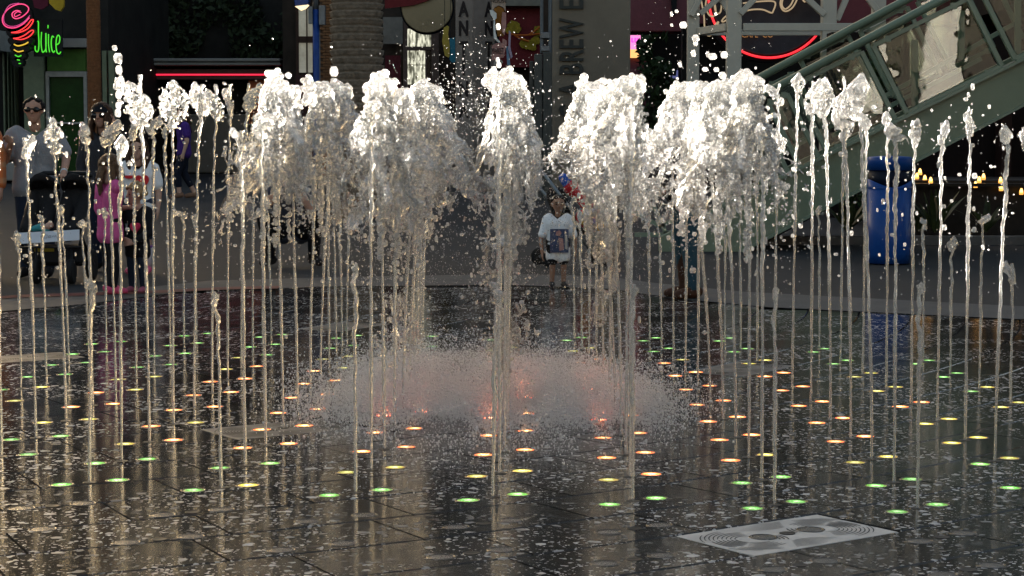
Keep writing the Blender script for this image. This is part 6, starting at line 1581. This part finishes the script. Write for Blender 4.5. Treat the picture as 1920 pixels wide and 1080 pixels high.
curtain("falling_water", "hanging fringe of water between the right bursts above the woman in boots", [(1260, 240, 80), (1280, 310, 80), (1290, 370, 60), (1280, 410, 30)], 9.6, 8, 1.0, 9000, 0.44)
curtain("falling_water", "hanging fringe of water at the right end of the bursts", [(1400, 220, 60), (1420, 290, 62), (1430, 340, 56), (1440, 400, 34)], 9.3, 9, 1.0, 7500, 0.44)
curtain("falling_water", "splashing sheet of water bridging the two bursts before the brewery column", [(1095, 230, 50), (1105, 270, 55), (1120, 320, 40)], 9.9, 10, 1.0, 4500)

# ---- loose drops and fine spray
_oct = np.array([(1, 0, 0), (-1, 0, 0), (0, 1, 0), (0, -1, 0), (0, 0, 1), (0, 0, -1)], float)
_octf = np.array([(0, 2, 4), (2, 1, 4), (1, 3, 4), (3, 0, 4), (2, 0, 5), (1, 2, 5), (3, 1, 5), (0, 3, 5)])
_b = MB(); _b.ball((0, 0, 0), 1.0, 7, 5); _bv = np.array([tuple(v) for v in _b.V]); _bf = np.array([(f + (f[2],))[:4] if len(f) == 3 else f for f in _b.F])
_tet = np.array([(1, 1, 1), (1, -1, -1), (-1, 1, -1), (-1, -1, 1)], float) * 0.85; _tetf = np.array([(0, 1, 2), (0, 3, 1), (0, 2, 3), (1, 3, 2)])
def drops(name, C, R, big=False, stretch=1.25, m=None, label=None):
    C = np.asarray(C); R = np.asarray(R)
    if big: kc = clear_view(C, np.random.default_rng(3)); C, R = C[kc], R[kc]
    base, fc = (_bv, _bf) if big else (_tet, _tetf) if m is not None else (_oct, _octf)
    s = np.stack([R, R, R * stretch], 1) * (1 + 0.25 * RNG.normal(size=(len(R), 3)))
    V = (C[:, None] + base[None] * s[:, None]).reshape(-1, 3)
    F = (fc[None] + (np.arange(len(C)) * len(base))[:, None, None]).reshape(-1, fc.shape[1])
    o = link(name, npmesh(name, V, F, True), None, m or M_drop)
    return tag(o, label, None, None, "stuff")
def from_px(n, x, y, Y, seed):
    """drops spread over photograph ranges and a depth range"""
    r = np.random.default_rng(seed); X = x(r, n); Yp = y(r, n); D = r.uniform(*Y, n)
    return np.array([tuple(P(a, b, d)) for a, b, d in zip(X, Yp, D)])
U = lambda a, b: (lambda r, n: r.uniform(a, b, n)); N_ = lambda m, s: (lambda r, n: r.normal(m, s, n))
R2 = np.random.default_rng(5)
# big drops
C = np.vstack([from_px(170, U(480, 900), N_(430, 70), (8.6, 10.5), 1), from_px(150, U(1080, 1480), N_(400, 70), (8.6, 10.5), 2), from_px(70, U(880, 1010), N_(500, 90), (8.6, 10), 3),
               from_px(90, U(20, 460), U(200, 480), (8, 11), 4), from_px(60, U(1480, 1910), U(200, 480), (7.5, 10), 5), from_px(10, U(1180, 1420), U(20, 150), (9, 10.5), 6), from_px(120, N_(745, 26), U(400, 700), (9, 10), 7)])
drops("large_drops", C, R2.uniform(0.0045, 0.0105, len(C)), True)
C = np.array([tuple(P(x, y, Y)) for x, y, Y in ((215, 90, 8.2), (221, 109, 8.2), (224, 112, 8.2), (223, 131, 8.2), (224, 158, 8.1), (227, 150, 8.1), (222, 178, 8.1), (222, 198, 8.1), (221, 212, 8.1), (1824, 163, 8.6), (1816, 178, 8.6), (1811, 186, 8.6),
              (1817, 205, 8.6), (1281, 47, 9), (1304, 72, 9), (1304, 80, 9), (1300, 100, 9), (1327, 102, 9), (1336, 106, 9), (1358, 103, 9), (1322, 130, 9), (1275, 121, 9), (1259, 26, 9), (626, 134, 9), (934, 50, 9.2), (933, 112, 9.2), (935, 122, 9.2), (926, 130, 9.2), (922, 145, 9.2), (1246, 211, 9))])
drops("thrown_drops", C, R2.uniform(0.009, 0.016, len(C)), True, 1.3)
# medium drops round the bursts
C = np.vstack([from_px(900, U(460, 900), N_(400, 100), (8.6, 11), 11), from_px(450, N_(840, 70), N_(260, 60), (8.8, 10.5), 12), from_px(900, U(1020, 1500), N_(380, 100), (8.6, 10.8), 13), from_px(420, N_(1110, 50), U(330, 650), (9, 10.6), 14),
               from_px(700, N_(745, 40), U(380, 720), (9, 10.4), 15), from_px(320, N_(900, 50), N_(200, 45), (9, 10), 16), from_px(50, N_(1270, 60), N_(110, 50), (9, 10.4), 17), from_px(350, U(20, 480), U(180, 560), (8, 11.5), 18), from_px(300, U(1460, 1910), U(190, 560), (7.4, 10.5), 19),
               from_px(700, U(880, 1010), U(480, 720), (8.8, 10), 20)])
drops("scattered_drops", C, R2.gamma(2.2, 0.00075, len(C)) + 0.0009)

# fine spray
C = np.vstack([from_px(4200, N_(1090, 75), U(300, 720), (8.8, 11), 21), from_px(2200, U(600, 1300), N_(560, 90), (8.8, 11.5), 22), from_px(2600, N_(760, 70), U(400, 740), (9, 11), 23), from_px(1200, N_(870, 80), N_(200, 70), (8.8, 10.4), 24), from_px(110, N_(1270, 90), N_(120, 60), (9, 10.4), 25),
               from_px(900, U(440, 1500), N_(420, 60), (8.6, 11), 26), from_px(1200, U(500, 1300), N_(690, 40), (9, 11.4), 27)])
drops("fine_spray", C, R2.uniform(0.0008, 0.0021, len(C)))
# low mist of splashes where the curtains strike the slabs
n = 135000
r = np.random.default_rng(9)
cx = np.concatenate([r.normal(-0.62, 0.23, n // 3), r.normal(-0.10, 0.26, n // 3), r.normal(0.42, 0.21, n // 3)])
cy = np.concatenate([r.normal(10.1, 0.75, n // 3), r.normal(9.9, 0.75, n // 3), r.normal(9.8, 0.6, n // 3)])
cz = np.abs(r.normal(0, 1, len(cx))) ** 1.25 * 0.068
q = np.stack([cx * 3.2, cy * 1.5, cz * 5], 1)
kp = (vnoise(q, 4) * 0.65 + 0.35 * vnoise(q * 3, 5) > 0.36 + 0.32 * cz) & (cz < 0.42)
C = np.stack([cx, cy, cz + 0.004], 1)[kp]
M_mist = bpy.data.materials.new("mist_drops"); M_mist.use_nodes = True; nt = M_mist.node_tree; nt.nodes.remove(nt.nodes["Principled BSDF"])
d1 = nt.nodes.new("ShaderNodeBsdfTranslucent"); d2 = nt.nodes.new("ShaderNodeBsdfDiffuse"); d3 = nt.nodes.new("ShaderNodeBsdfTransparent")
for d_ in (d1, d2): d_.inputs[0].default_value = (0.97, 0.965, 0.96, 1)
m1 = nt.nodes.new("ShaderNodeMixShader"); m1.inputs[0].default_value = 0.5; nt.links.new(d1.outputs[0], m1.inputs[1]); nt.links.new(d2.outputs[0], m1.inputs[2])
m2 = nt.nodes.new("ShaderNodeMixShader"); m2.inputs[0].default_value = 0.4; nt.links.new(m1.outputs[0], m2.inputs[1]); nt.links.new(d3.outputs[0], m2.inputs[2])
nz_ = nt.nodes.new("ShaderNodeTexNoise"); nz_.inputs["Scale"].default_value = 9; ge = nt.nodes.new("ShaderNodeNewGeometry"); nt.links.new(ge.outputs["Position"], nz_.inputs["Vector"])
mr = nt.nodes.new("ShaderNodeMapRange"); mr.inputs[3].default_value = 0.05; mr.inputs[4].default_value = 0.35; nt.links.new(nz_.outputs["Fac"], mr.inputs[0]); nt.links.new(mr.outputs[0], m2.inputs[0])
nt.links.new(m2.outputs[0], nt.nodes["Material Output"].inputs[0])
drops("splash_mist", C, r.gamma(2.0, 0.00062, len(C)) + 0.0009, m=M_mist)

# the finest part of the spray hangs as a thin low cloud
M_cloud = bpy.data.materials.new("spray_cloud"); M_cloud.use_nodes = True; nt = M_cloud.node_tree; nt.nodes.remove(nt.nodes["Principled BSDF"])
pvn = nt.nodes.new("ShaderNodeVolumePrincipled"); pvn.inputs["Color"].default_value = (0.97, 0.97, 0.97, 1); pvn.inputs["Density"].default_value = 0.30; pvn.inputs["Anisotropy"].default_value = 0.2
nt.links.new(pvn.outputs[0], nt.nodes["Material Output"].inputs["Volume"])
f = MB(); f.lathe([(1.0 * math.cos(t), 0.012 + 0.27 * math.sin(t)) for t in np.linspace(0.0, PI / 2 - 0.001, 9)], (0, 0, 0), 32)
o = f.build("mist_cloud", M_cloud, None, (-0.1, 9.9, 0)); o.scale = (0.88, 0.95, 0.9); tag(o, kind="stuff")

bpy.data.objects.remove(_fo)
